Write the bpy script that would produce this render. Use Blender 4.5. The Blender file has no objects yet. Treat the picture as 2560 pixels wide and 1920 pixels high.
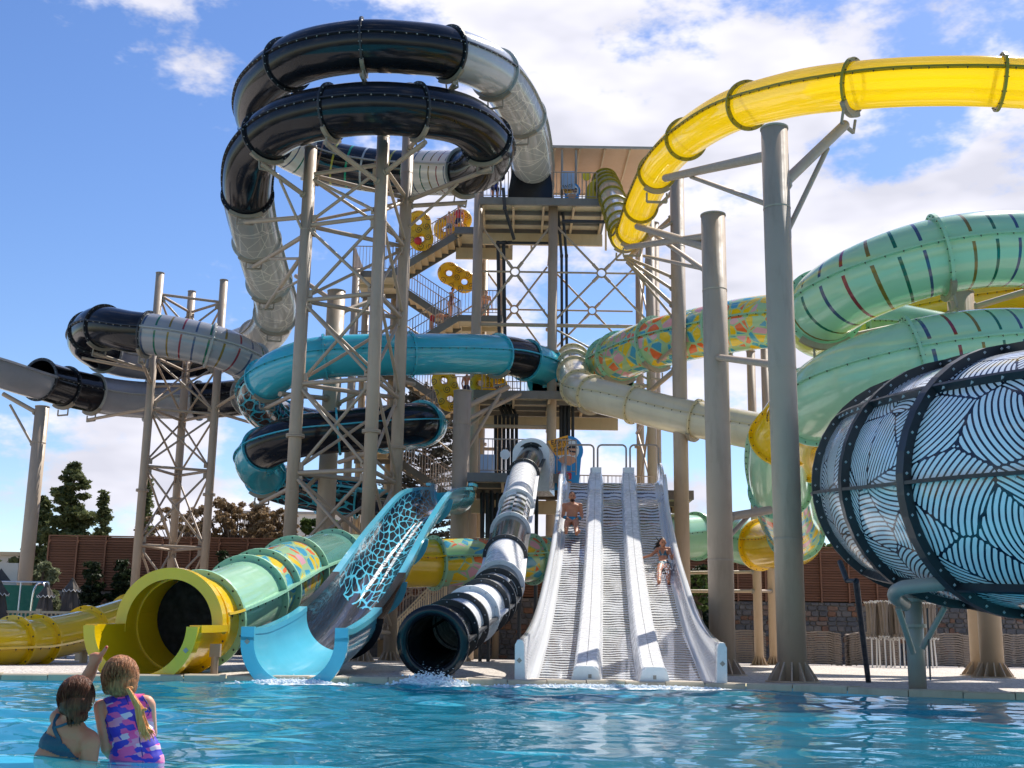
import bpy, bmesh, math, random
import numpy as np
from mathutils import Vector, Matrix, Quaternion

R = math.radians
rng = random.Random(7)
nrng = np.random.default_rng(11)
scene = bpy.context.scene
COL = scene.collection

# ------------------------------------------------------------------ camera
F_PX, PITCH, ROLL = 3000.0, R(12.4), R(0.9)
CAM = np.array([0.0, 0.0, 0.58])
_f = np.array([0, math.cos(PITCH), math.sin(PITCH)])
_r0 = np.array([1.0, 0, 0]); _u0 = np.array([0, -math.sin(PITCH), math.cos(PITCH)])
_r = math.cos(ROLL) * _r0 + math.sin(ROLL) * _u0
_u = math.cos(ROLL) * _u0 - math.sin(ROLL) * _r0
def P(px, py, Y):
    """where the sight line through a photo point crosses the vertical plane at distance Y"""
    d = _f * F_PX + _r * (px - 1280) + _u * (960 - py)
    return CAM + d * (Y / d[1])
def G(px, py, z=0.1):
    d = _f * F_PX + _r * (px - 1280) + _u * (960 - py)
    return CAM + d * ((z - CAM[2]) / d[2])
cam_d = bpy.data.cameras.new('camera'); cam = bpy.data.objects.new('camera', cam_d); COL.objects.link(cam)
cam_d.sensor_width = 36; cam_d.lens = 36 * F_PX / 2560; cam_d.clip_end = 5000; cam_d.clip_start = 0.05
cam.matrix_world = Matrix(((_r[0], _u[0], -_f[0], CAM[0]), (_r[1], _u[1], -_f[1], CAM[1]), (_r[2], _u[2], -_f[2], CAM[2]), (0, 0, 0, 1)))
scene.camera = cam

# ------------------------------------------------------------------ sun, sky, exposure
SUN_EL, SUN_AZ = R(50), R(34)            # azimuth from +Y (away from the camera) towards +X
sun_dir = Vector((math.sin(SUN_AZ) * math.cos(SUN_EL), math.cos(SUN_AZ) * math.cos(SUN_EL), math.sin(SUN_EL)))
sl = bpy.data.lights.new('sun', 'SUN'); sl.energy = 4.6; sl.angle = R(0.53); sl.color = (1.0, 0.94, 0.85)
so = bpy.data.objects.new('sun', sl); COL.objects.link(so)
so.rotation_euler = sun_dir.to_track_quat('Z', 'Y').to_euler(); so.location = (30, 40, 60)
scene.view_settings.view_transform = 'Standard'; scene.view_settings.look = 'None'
scene.view_settings.exposure = 0.70; scene.view_settings.gamma = 1.0; scene.view_settings.use_curve_mapping = False
scene.cycles.max_bounces = 6; scene.cycles.transparent_max_bounces = 12
scene.cycles.caustics_reflective = False; scene.cycles.caustics_refractive = False
scene.cycles.sample_clamp_indirect = 6.0

world = bpy.data.worlds.new('World'); scene.world = world; world.use_nodes = True
def build_world():
    nt = world.node_tree; N = nt.nodes; L = nt.links; N.clear()
    out = N.new('ShaderNodeOutputWorld')
    sky = N.new('ShaderNodeTexSky'); sky.sky_type = 'NISHITA'; sky.sun_disc = False
    sky.sun_elevation = SUN_EL; sky.sun_rotation = SUN_AZ; sky.altitude = 0; sky.air_density = 1.0; sky.dust_density = 0.25; sky.ozone_density = 2.2
    b1 = N.new('ShaderNodeBackground'); b1.inputs['Strength'].default_value = 0.098
    hsv = N.new('ShaderNodeHueSaturation'); hsv.inputs['Saturation'].default_value = 1.2; hsv.inputs['Hue'].default_value = 0.511
    L.new(sky.outputs[0], hsv.inputs['Color']); L.new(hsv.outputs[0], b1.inputs['Color'])
    tc = N.new('ShaderNodeTexCoord')
    def math_(op, a, b=None, clamp=False):
        m = N.new('ShaderNodeMath'); m.operation = op; m.use_clamp = clamp
        for i, x in enumerate((a, b)):
            if x is None: continue
            if isinstance(x, (int, float)): m.inputs[i].default_value = x
            else: L.new(x, m.inputs[i])
        return m.outputs[0]
    # clouds: billows in the direction vector, squeezed in height so that their bases lie flat
    def noise(scale, detail, rough, off, sq=1.9):
        mp = N.new('ShaderNodeMapping'); mp.inputs['Location'].default_value = off; mp.inputs['Scale'].default_value = (1, 1, sq)
        L.new(tc.outputs['Generated'], mp.inputs[0])
        n = N.new('ShaderNodeTexNoise'); n.inputs['Scale'].default_value = scale; n.inputs['Detail'].default_value = detail
        n.inputs['Roughness'].default_value = rough; L.new(mp.outputs[0], n.inputs['Vector']); return n.outputs['Fac']
    n1 = noise(6.5, 6, 0.62, (3.1, 1.7, 0.4)); n2 = n1
    # cumulus banks of the day, by direction
    def blob(px, py, rad, w):
        d = P(px, py, 100.0) - CAM; d = d / np.linalg.norm(d)
        dt = N.new('ShaderNodeVectorMath'); dt.operation = 'DISTANCE'
        L.new(tc.outputs['Generated'], dt.inputs[0]); dt.inputs[1].default_value = d
        mr = N.new('ShaderNodeMapRange'); mr.interpolation_type = 'SMOOTHSTEP'
        mr.inputs['From Min'].default_value = 0.0; mr.inputs['From Max'].default_value = rad
        mr.inputs['To Min'].default_value = w; mr.inputs['To Max'].default_value = 0.0
        L.new(dt.outputs['Value'], mr.inputs['Value']); return mr.outputs[0]
    tot = None
    for b in [(1500, 60, .36, .25), (2250, 580, .26, .29), (1450, 230, .18, .12), (1500, 1150, .22, .28), (360, 70, .15, .36), (560, 230, .09, .20),
              (350, 1180, .24, .34), (1900, 680, .18, .18), (120, 600, .34, -.30), (2200, 330, .11, -.24), (1500, 840, .14, -.14), (640, 60, .06, -.12)]:
        o = blob(*b); tot = o if tot is None else math_('ADD', tot, o)
    dens = math_('ADD', math_('MULTIPLY', n1, 1.45), tot)
    mr = N.new('ShaderNodeMapRange'); mr.interpolation_type = 'SMOOTHSTEP'
    mr.inputs['From Min'].default_value = 0.785; mr.inputs['From Max'].default_value = 0.99
    L.new(dens, mr.inputs['Value'])
    # thick parts of the cloud are greyer from below
    sh = N.new('ShaderNodeMapRange'); sh.inputs['From Min'].default_value = 0.42; sh.inputs['From Max'].default_value = 0.66
    L.new(noise(9, 3, .5, (0, 9, 2), 2.6), sh.inputs['Value'])
    cr = N.new('ShaderNodeValToRGB'); cr.color_ramp.elements[0].color = (0.63, 0.625, 0.69, 1); cr.color_ramp.elements[1].color = (0.47, 0.475, 0.545, 1)
    L.new(sh.outputs[0], cr.inputs[0])
    b2 = N.new('ShaderNodeBackground'); b2.inputs['Strength'].default_value = 1.0; L.new(cr.outputs[0], b2.inputs['Color'])
    mx = N.new('ShaderNodeMixShader'); L.new(mr.outputs[0], mx.inputs[0]); L.new(b1.outputs[0], mx.inputs[1]); L.new(b2.outputs[0], mx.inputs[2])
    L.new(mx.outputs[0], out.inputs[0])
build_world()

# ------------------------------------------------------------------ object helpers
ORG = {}
def tag(o, label=None, cat=None, group=None, kind=None):
    if label: o['label'] = label
    if cat: o['category'] = cat
    if group: o['group'] = group
    if kind: o['kind'] = kind
    return o
def root(name, at, label, cat, group=None):
    o = bpy.data.objects.new(name, None); COL.objects.link(o); o.empty_display_size = 0.2
    o.location = at; ORG[o] = np.array(at, float)
    return tag(o, label, cat, group)
def part(name, parent, at):
    o = bpy.data.objects.new(name, None); COL.objects.link(o); o.empty_display_size = .1; o.parent = parent
    o.location = np.asarray(at, float) - ORG[parent]; ORG[o] = np.asarray(at, float); return o
def mesh_of(name, verts, faces, mat, smooth=False, uv=None):
    me = bpy.data.meshes.new(name); me.from_pydata(np.asarray(verts).tolist(), [], [list(map(int, f)) for f in faces])
    if smooth: me.polygons.foreach_set('use_smooth', np.ones(len(me.polygons), bool))
    if uv is not None:
        l = me.uv_layers.new(name='UVMap'); idx = np.zeros(len(me.loops), np.int32); me.loops.foreach_get('vertex_index', idx)
        l.data.foreach_set('uv', np.asarray(uv, np.float32)[idx].ravel())
    if mat is not None:
        for m in (mat if isinstance(mat, (list, tuple)) else [mat]): me.materials.append(M(m) if isinstance(m, str) else m)
    me.update(); return me
def mk(name, geo, mat, parent=None, smooth=False, uv=None, at=None, kind=None):
    """geo = (verts, faces) in place coordinates -> one mesh object"""
    v = np.asarray(geo[0], float)
    org = ORG[parent] if parent is not None else (np.array(at, float) if at is not None else np.array([*(v[:, :2].min(0) + v[:, :2].max(0)) / 2, v[:, 2].min()]))
    o = bpy.data.objects.new(name, mesh_of(name, v - org, geo[1], mat, smooth, uv)); COL.objects.link(o)
    ORG[o] = org
    if parent is not None: o.parent = parent
    else: o.location = org
    if kind: o['kind'] = kind
    return o
def inst(name, me, parent, loc, rot=None, scale=(1, 1, 1)):
    o = bpy.data.objects.new(name, me); COL.objects.link(o)
    org = ORG[parent] if parent is not None else np.zeros(3)
    if parent is not None: o.parent = parent
    o.location = np.asarray(loc, float) - org
    if rot is not None: o.rotation_mode = 'QUATERNION'; o.rotation_quaternion = rot
    o.scale = scale; ORG[o] = np.asarray(loc, float); return o
def J(parts):
    vs, fs, k = [], [], 0
    for v, f in parts:
        v = np.asarray(v, float); vs.append(v); fs += [tuple(i + k for i in q) for q in f]; k += len(v)
    return np.vstack(vs), fs
def nz(v): v = np.asarray(v, float); return v / max(np.linalg.norm(v), 1e-9)
def basis(d):
    d = nz(d); a = np.array([0, 0, 1.0]) if abs(d[2]) < .95 else np.array([1.0, 0, 0])
    s = nz(np.cross(d, a)); return s, np.cross(s, d)
def cyl(p, q, r0, r1=None, n=12, caps=True):
    p, q = np.asarray(p, float), np.asarray(q, float); r1 = r0 if r1 is None else r1
    s, u = basis(q - p); a = np.arange(n) * 2 * math.pi / n
    c = np.cos(a)[:, None] * s + np.sin(a)[:, None] * u
    v = np.vstack([p + c * r0, q + c * r1]); f = [(i, (i + 1) % n, n + (i + 1) % n, n + i) for i in range(n)]
    if caps: f += [tuple(range(n - 1, -1, -1)), tuple(range(n, 2 * n))]
    return v, f
def box(c, size, yaw=0.0, axes=None):
    c = np.asarray(c, float); h = np.asarray(size, float) / 2
    v = np.array([(x, y, z) for x in (-1, 1) for y in (-1, 1) for z in (-1, 1)], float) * h
    if axes is not None: v = v @ np.asarray(axes)
    elif yaw: cs, sn = math.cos(yaw), math.sin(yaw); v = v @ np.array([[cs, sn, 0], [-sn, cs, 0], [0, 0, 1]])
    return v + c, [(0, 1, 3, 2), (4, 6, 7, 5), (0, 4, 5, 1), (2, 3, 7, 6), (0, 2, 6, 4), (1, 5, 7, 3)]
def beam_geo(p, q, w, h):
    p, q = np.asarray(p, float), np.asarray(q, float); d = nz(q - p); s, u = basis(d)
    return box((p + q) / 2, (np.linalg.norm(q - p), w, h), axes=np.array([d, s, u]))
def catmull(pts, per=16):
    p = np.asarray(pts, float); p = np.vstack([2 * p[0] - p[1], p, 2 * p[-1] - p[-2]]); out, tt = [], []
    for i in range(1, len(p) - 2):
        for k in range(per):
            t = k / per; a, b, c, d = p[i - 1], p[i], p[i + 1], p[i + 2]
            out.append(0.5 * (2 * b + (c - a) * t + (2 * a - 5 * b + 4 * c - d) * t * t + (3 * b - a - 3 * c + d) * t ** 3)); tt.append(i - 1 + t)
    out.append(p[-2]); tt.append(len(p) - 3); return np.array(out), np.array(tt)
def frames(C):
    T = np.gradient(C, axis=0); T /= np.linalg.norm(T, axis=1)[:, None]
    S = np.cross(T, np.array([0, 0, 1.0])); S /= np.maximum(np.linalg.norm(S, axis=1), 1e-6)[:, None]
    return T, S, np.cross(S, T)
def arclen(C): return np.concatenate([[0], np.cumsum(np.linalg.norm(np.diff(C, axis=0), axis=1))])
def strip(rows, closed=False):
    """rows: list of equal-length vertex rows -> quad strip"""
    n = len(rows[0]); v = np.vstack(rows); f = []
    for i in range(len(rows) - 1):
        for k in range(n if closed else n - 1):
            a = i * n + k; b = i * n + (k + 1) % n; f.append((a, b, b + n, a + n))
    return v, f
def sweep(C, S, N, prof, closed=True, caps=True):
    """sweep a 2-D profile (side, up) along C"""
    pr = np.asarray(prof, float); rows = [c + pr[:, :1] * s + pr[:, 1:] * u for c, s, u in zip(C, S, N)]
    v, f = strip(rows, closed)
    if closed and caps: n = len(pr); f = f + [tuple(range(n)), tuple(range(len(v) - 1, len(v) - n - 1, -1))]
    return v, f
_unit = {}
def bar(parent, p, q, r, mat='steel', name='brace', n=10):
    """a round bar as an object of its own; alike bars share one mesh"""
    key = (mat, n)
    if key not in _unit:
        _unit[key] = mesh_of('bar', *cyl((0, 0, -.5), (0, 0, .5), 1, None, n), mat)
        sm = np.ones(len(_unit[key].polygons), bool); sm[-2:] = False; _unit[key].polygons.foreach_set('use_smooth', sm)
    p, q = np.asarray(p, float), np.asarray(q, float); d = q - p
    return inst(name, _unit[key], parent, (p + q) / 2, Vector((0, 0, 1)).rotation_difference(Vector(d)), (r, r, float(np.linalg.norm(d))))
_ubox = {}
def beam(parent, p, q, w, h, mat='steel', name='beam'):
    if mat not in _ubox: _ubox[mat] = mesh_of('beam', *box((0, 0, 0), (1, 1, 1)), mat)
    p, q = np.asarray(p, float), np.asarray(q, float); d = nz(q - p); s, u = basis(d)
    m = Matrix((d, s, u)).transposed()
    return inst(name, _ubox[mat], parent, (p + q) / 2, m.to_quaternion(), (float(np.linalg.norm(q - p)), w, h))
# ------------------------------------------------------------------ materials
class NB:
    """small node builder"""
    def __init__(s, name):
        s.m = bpy.data.materials.new(name); s.m.use_nodes = True; s.nt = s.m.node_tree; s.N = s.nt.nodes; s.L = s.nt.links
        s.N.clear(); s.out = s.N.new('ShaderNodeOutputMaterial')
    def n(s, t, **k):
        x = s.N.new('ShaderNode' + t)
        for a, b in k.items(): setattr(x, a, b)
        return x
    def put(s, sock, v):
        if isinstance(v, bpy.types.NodeSocket): s.L.new(v, sock)
        elif isinstance(v, (tuple, list)) and len(v) == 3 and sock.type == 'RGBA': sock.default_value = (*v, 1)
        else: sock.default_value = v
    def math(s, op, a, b=None, c=None, clamp=False):
        m = s.n('Math', operation=op); m.use_clamp = clamp
        for i, x in enumerate((a, b, c)):
            if x is not None: s.put(m.inputs[i], x)
        return m.outputs[0]
    def mix(s, f, a, b, mode='MIX'):
        m = s.n('Mix', data_type='RGBA', blend_type=mode); s.put(m.inputs[0], f); s.put(m.inputs[6], a); s.put(m.inputs[7], b); return m.outputs[2]
    def noise(s, vec, scale, detail=4, rough=.55, dist=0):
        x = s.n('TexNoise'); s.put(x.inputs['Vector'], vec); s.put(x.inputs['Scale'], scale); s.put(x.inputs['Detail'], detail); s.put(x.inputs['Roughness'], rough); s.put(x.inputs['Distortion'], dist); return x
    def vor(s, vec, scale, feat='F1', rand=1.0, dim='3D'):
        x = s.n('TexVoronoi', feature=feat, voronoi_dimensions=dim); s.put(x.inputs['Vector'], vec); s.put(x.inputs['Scale'], scale); s.put(x.inputs['Randomness'], rand); return x
    def mapr(s, v, a, b, c=0., d=1., smooth=False):
        x = s.n('MapRange', interpolation_type='SMOOTHSTEP' if smooth else 'LINEAR'); s.put(x.inputs[0], v)
        for i, y in enumerate((a, b, c, d)): s.put(x.inputs[1 + i], y)
        return x.outputs[0]
    def ramp(s, v, stops, const=False):
        x = s.n('ValToRGB'); r = x.color_ramp; r.interpolation = 'CONSTANT' if const else 'LINEAR'
        while len(r.elements) < len(stops): r.elements.new(0.5)
        for e, (p, c) in zip(r.elements, stops): e.position = p; e.color = (*c, 1)
        s.put(x.inputs[0], v); return x.outputs[0]
    def obj(s): return s.n('TexCoord').outputs['Object']
    def pos(s): return s.n('NewGeometry').outputs['Position']
    def uv(s, sx=1, sy=1):
        u = s.n('TexCoord').outputs['UV']; mp = s.n('Mapping'); mp.inputs['Scale'].default_value = (sx, sy, 1); s.put(mp.inputs[0], u); return mp.outputs[0]
    def xyz(s, vec): x = s.n('SeparateXYZ'); s.put(x.inputs[0], vec); return x.outputs
    def bump(s, h, strength=.3, dist=.02):
        b = s.n('Bump'); s.put(b.inputs['Strength'], strength); s.put(b.inputs['Distance'], dist); s.put(b.inputs['Height'], h); return b.outputs[0]
    def pbr(s, col, rough=.4, metal=0., coat=0., normal=None, spec=.5, **kw):
        b = s.n('BsdfPrincipled'); s.put(b.inputs['Base Color'], col); s.put(b.inputs['Roughness'], rough); s.put(b.inputs['Metallic'], metal)
        s.put(b.inputs['Coat Weight'], coat); s.put(b.inputs['Coat Roughness'], .05); s.put(b.inputs['Specular IOR Level'], spec)
        if normal is not None: s.put(b.inputs['Normal'], normal)
        for k, v in kw.items(): s.put(b.inputs[k], v)
        return b.outputs[0]
    def shmix(s, f, a, b): m = s.n('MixShader'); s.put(m.inputs[0], f); s.put(m.inputs[1], a); s.put(m.inputs[2], b); return m.outputs[0]
    def add(s, a, b): m = s.n('AddShader'); s.put(m.inputs[0], a); s.put(m.inputs[1], b); return m.outputs[0]
    def done(s, sh): s.L.new(sh, s.out.inputs[0]); return s.m

MAT = {}; MAKE = {}
def M(name):
    if name not in MAT: MAT[name] = MAKE[name](name)
    return MAT[name]
def plain(name, col, rough=.4, var=.10, scale=1.3, bump=0., bscale=40, metal=0., coat=0., dirt=.0, dirtcol=(.1, .085, .06), spec=.5):
    def f(nm):
        b = NB(nm); p = b.pos(); n = b.noise(p, scale, 5)
        c = b.mix(b.mapr(n.outputs[0], .3, .7), tuple(x * (1 - var) for x in col), tuple(min(1, x * (1 + var)) for x in col))
        if dirt:
            st = b.n('Mapping'); st.inputs['Scale'].default_value = (1, 1, .18); b.put(st.inputs[0], p)
            d = b.mapr(b.noise(st.outputs[0], 4.5, 6, .65).outputs[0], .52, .75); c = b.mix(b.math('MULTIPLY', d, dirt), c, dirtcol)
        rg = b.mapr(b.noise(p, scale * 6, 3).outputs[0], .3, .7, rough * .8, min(1, rough * 1.25))
        nm_ = b.bump(b.noise(p, bscale, 3).outputs[0], bump, .01) if bump else None
        return b.done(b.pbr(c, rg, metal, coat, nm_, spec))
    MAKE[name] = f
# glass-fibre colours of the slides, paint, steel
plain('black', (.010, .011, .015), .13, .2, coat=0., dirt=.05, spec=.32)
plain('black_flange', (.016, .018, .023), .38, .2)
plain('grey_gel', (.40, .41, .43), .16, .06, coat=.4, dirt=.10)
plain('lilac_grey', (.30, .31, .345), .22, .06, coat=.3, dirt=.10)
plain('white_gel', (.78, .785, .79), .26, .03, coat=.15, dirt=.04)
plain('white_paint', (.70, .71, .73), .4, .05, dirt=.12)
plain('teal', (.045, .41, .53), .13, .07, coat=.4, dirt=.05)
plain('teal_inside', (.02, .20, .36), .2, .07, coat=.3)
plain('sky_blue', (.10, .50, .66), .15, .05, coat=.4)
plain('lip_blue', (.05, .36, .66), .25, .05, coat=.2)
plain('lip_white', (.52, .66, .80), .3, .05, coat=.2)
plain('mint', (.33, .585, .385), .15, .06, coat=.4, dirt=.08)
plain('mint_flange', (.27, .53, .36), .3, .06, dirt=.15)
plain('green_dark', (.11, .24, .10), .16, .08, coat=.3, dirt=.08)
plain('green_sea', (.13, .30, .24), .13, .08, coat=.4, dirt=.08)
plain('yellow', (.78, .50, .005), .15, .06, coat=.4, dirt=.05)
plain('yellow_olive', (.60, .50, .01), .16, .06, coat=.4, dirt=.06)
plain('yellow_deep', (.74, .37, .004), .16, .06, coat=.4, dirt=.05)
plain('yellow_lip', (.62, .60, .01), .25, .05, coat=.2)
plain('yellow_flange', (.30, .225, .012), .35, .08, dirt=.2)
plain('cream', (.62, .55, .40), .2, .06, coat=.3, dirt=.12)
plain('cream_flange', (.60, .50, .30), .35, .06, dirt=.2)
plain('dirty_grey_flange', (.40, .40, .38), .35, .1, dirt=.2)
plain('steel', (.41, .31, .225), .5, .06, dirt=.22, dirtcol=(.20, .14, .09))
plain('steel_col', (.42, .32, .235), .55, .07, scale=.6, dirt=.45, dirtcol=(.22, .16, .11))
plain('steel_warm', (.44, .32, .205), .45, .06, dirt=.2, dirtcol=(.22, .14, .08))
plain('steel_grey', (.34, .295, .25), .35, .08, dirt=.2)
plain('galv', (.55, .56, .57), .35, .15, metal=.8)
plain('rail', (.34, .27, .225), .4, .08)
plain('bracket', (.30, .25, .19), .5, .1, dirt=.3)
plain('pipe', (.022, .024, .03), .45, .2)
plain('deck_steel', (.18, .165, .15), .6, .12, dirt=.3)
plain('deck_under', (.62, .53, .37), .55, .07, scale=2, dirt=.25)
plain('tan', (.60, .46, .29), .6, .07, dirt=.15)
plain('canvas', (.62, .42, .28), .85, .05)
plain('blue_panel', (.34, .44, .62), .5, .05)
plain('bolt', (.03, .028, .025), .5, .2)
plain('bolt_light', (.45, .45, .45), .4, .2)
plain('umbrella', (.085, .07, .06), .9, .12, bump=.3)
plain('umbrella_light', (.24, .20, .165), .9, .12, bump=.3)
plain('white_trim', (.75, .73, .70), .7, .05)
plain('lounger', (.26, .21, .17), .6, .12)
plain('lounger_frame', (.30, .27, .24), .35, .1, metal=.5)
plain('green_screen', (.02, .13, .085), .8, .15)
plain('coping', (.50, .42, .30), .6, .1, scale=3, dirt=.3)
plain('concrete', (.42, .40, .37), .8, .1, bump=.3)
plain('render_wall', (.62, .56, .48), .8, .06)
plain('hill_rock', (.10, .11, .13), .95, .2, scale=.02)
plain('bark', (.10, .07, .05), .9, .2, bump=.5)
plain('red_ball', (.65, .03, .03), .3, .05)
plain('orange', (.85, .36, .02), .5, .04)
plain('sign_blue', (.01, .25, .62), .4, .1)
plain('sign_red', (.55, .03, .04), .4, .05)
plain('sign_skin', (.60, .30, .18), .5, .1)
plain('ink', (.02, .02, .03), .5, .05)
plain('white_ink', (.8, .8, .8), .5, .03)
plain('green_sign', (.03, .24, .06), .4, .05)
plain('yellow_sign', (.72, .52, .01), .4, .05)
plain('black_sign', (.01, .013, .02), .4, .05)
plain('white_sign', (.72, .73, .75), .4, .05)
plain('chrome', (.7, .7, .72), .15, .05, metal=1.)

def mk_translucent(name, col, tcol, rough=.12, trans=.55, clear=0.0, rip=0.):
    """moulded plastic that glows where the sun stands behind it"""
    def f(nm):
        b = NB(nm); p = b.pos(); n = b.noise(p, 1.2, 4)
        nrm = b.bump(b.noise(p, 14, 4, .6).outputs[0], rip, .02) if rip else None
        k = b.mapr(n.outputs[0], .3, .7, .9, 1.05)
        c1 = b.mix(1.0, col, k, 'MULTIPLY')
        base = b.pbr(c1, rough, 0, .4, nrm)
        tr = b.n('BsdfTranslucent'); b.put(tr.inputs[0], tcol)
        sh = b.shmix(trans, base, tr.outputs[0])
        if clear:
            t = b.n('BsdfTransparent'); b.put(t.inputs[0], tuple(min(1, x ** .3) for x in tcol))
            g = b.n('BsdfGlossy'); b.put(g.inputs['Roughness'], .06)
            fr = b.n('Fresnel'); b.put(fr.inputs[0], 1.45)
            sh = b.shmix(clear, sh, b.shmix(fr.outputs[0], t.outputs[0], g.outputs[0]))
        return b.done(sh)
    MAKE[name] = f
mk_translucent('yellow_glow', (.86, .53, .01), (1.0, .80, .035), .1, .78, .12)
mk_translucent('yellow_ripple', (.80, .50, .005), (1.0, .74, .02), .2, .70, .08, 1.2)
mk_translucent('clear', (.62, .63, .62), (.80, .82, .82), .1, .5, .55)
mk_translucent('mint_glow', (.29, .57, .38), (.40, .62, .22), .15, .35)
mk_translucent('mint_yellow', (.45, .60, .22), (.75, .72, .12), .15, .5)

def web_grey(nm):
    b = NB(nm); uv = b.uv(1, 5.2)
    e = [b.vor(uv, s, 'DISTANCE_TO_EDGE', 1, '2D').outputs['Distance'] for s in (.9, 1.35, .6)]
    ln = b.math('MAXIMUM', b.math('MAXIMUM', b.mapr(e[0], .012, .022, 1, 0), b.mapr(e[1], .012, .022, 1, 0)), b.mapr(e[2], .008, .014, 1, 0))
    n = b.noise(b.pos(), .8, 4).outputs[0]
    c = b.mix(ln, b.mix(n, (.36, .355, .345), (.50, .49, .465)), (.76, .73, .64))
    tr = b.n('BsdfTranslucent'); b.put(tr.inputs[0], b.mix(ln, (.50, .49, .46), (.75, .73, .66)))
    return b.done(b.shmix(.42, b.pbr(c, .13, 0, .5), tr.outputs[0]))
MAKE['web_grey'] = web_grey
def stripes(base, rough=.15):
    def f(nm):
        b = NB(nm); x = b.xyz(b.uv()); u = b.math('DIVIDE', x[0], .46); fr = b.math('FRACT', u)
        idx = b.math('FRACT', b.math('DIVIDE', b.math('FLOOR', u), 4.0))
        c = b.ramp(idx, [(0, (.17, .115, .012)), (.2, (.19, .016, .028)), (.45, (.036, .066, .14)), (.7, (.0, .105, .058))], True)
        m = b.math('MULTIPLY', b.math('GREATER_THAN', fr, .42), b.math('LESS_THAN', fr, .565))
        for sv in (.0167, .4833): m = b.math('MULTIPLY', m, b.math('GREATER_THAN', b.math('ABSOLUTE', b.math('SUBTRACT', x[1], sv)), .022))
        n = b.noise(b.pos(), 1.1, 5).outputs[0]
        bc = b.mix(n, tuple(q * .92 for q in base), tuple(q * 1.07 for q in base))
        return b.done(b.pbr(b.mix(m, bc, c), rough, 0, .4))
    return f
MAKE['stripe_grey'] = stripes((.29, .295, .315), .2); MAKE['stripe_white'] = stripes((.66, .63, .56)); MAKE['stripe_mint'] = stripes((.32, .58, .38)); 
def stripe_black(nm):
    b = NB(nm); x = b.xyz(b.uv()); u = b.math('DIVIDE', x[0], .62); fr = b.math('FRACT', u); idx = b.math('FRACT', b.math('DIVIDE', b.math('FLOOR', u), 4.0))
    c = b.ramp(idx, [(0, (.0, .32, .17)), (.2, (.45, .5, .5)), (.45, (.28, .16, .10)), (.7, (.42, .40, .06))], True)
    m = b.math('MULTIPLY', b.math('GREATER_THAN', fr, .42), b.math('LESS_THAN', fr, .56))
    return b.done(b.pbr(b.mix(m, (.012, .014, .017), c), .12, 0, .3))
MAKE['stripe_black'] = stripe_black
def mosaic(base, glow=None, circ=5.5):
    def f(nm):
        b = NB(nm); uv = b.uv(1, circ)
        v1 = b.vor(uv, 2.2, 'F1', .9, '2D'); e1 = b.vor(uv, 2.2, 'DISTANCE_TO_EDGE', .9, '2D').outputs['Distance']
        mp = b.n('Mapping'); mp.inputs['Location'].default_value = (3.7, 9.1, 0); b.put(mp.inputs[0], uv)
        v2 = b.vor(mp.outputs[0], 1.7, 'F1', 1, '2D'); e2 = b.vor(mp.outputs[0], 1.7, 'DISTANCE_TO_EDGE', 1, '2D').outputs['Distance']
        h = b.math('FRACT', b.math('ADD', b.math('MULTIPLY', b.xyz(v1.outputs['Color'])[0], 3.7), b.math('MULTIPLY', b.xyz(v2.outputs['Color'])[1], 5.3)))
        c = b.ramp(h, [(0, (.78, .14, .03)), (.15, (.80, .52, .01)), (.42, (.05, .33, .50)), (.64, (.70, .36, .42)), (.82, base)], True)
        m = b.math('GREATER_THAN', b.math('MINIMUM', e1, e2), .055)
        bn = b.noise(b.pos(), 1.2, 4).outputs[0]
        cc = b.mix(m, b.mix(bn, tuple(q * .93 for q in base), tuple(q * 1.06 for q in base)), c)
        sh = b.pbr(cc, .15, 0, .4)
        return b.done(sh)
    return f
MAKE['mosaic'] = mosaic((.36, .55, .29))
def blue_web(nm, a=(.10, .50, .68), k=(.008, .011, .018)):
    b = NB(nm); uv = b.uv(1, 3.6)
    nz_ = b.noise(uv, .9, 2); dv = b.n('VectorMath', operation='ADD'); b.put(dv.inputs[0], uv)
    sc = b.n('VectorMath', operation='SCALE'); b.put(sc.inputs[0], nz_.outputs[1]); b.put(sc.inputs[3], .55); b.put(dv.inputs[1], sc.outputs[0])
    mp = b.n('Mapping'); mp.inputs['Scale'].default_value = (.75, 2.1, 1); mp.inputs['Rotation'].default_value = (0, 0, .35); b.put(mp.inputs[0], dv.outputs[0])
    e = b.vor(mp.outputs[0], 2.1, 'DISTANCE_TO_EDGE', 1, '2D').outputs['Distance']; f1 = b.vor(mp.outputs[0], 2.1, 'F1', 1, '2D').outputs['Distance']
    th = b.mapr(f1, .25, .8, .035, .15); m = b.math('LESS_THAN', e, th)
    return b.done(b.pbr(b.mix(m, k, a), .12, 0, .4))
MAKE['blue_web'] = blue_web
MAKE['teal_web'] = lambda nm: blue_web(nm, (.04, .36, .46))
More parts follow.
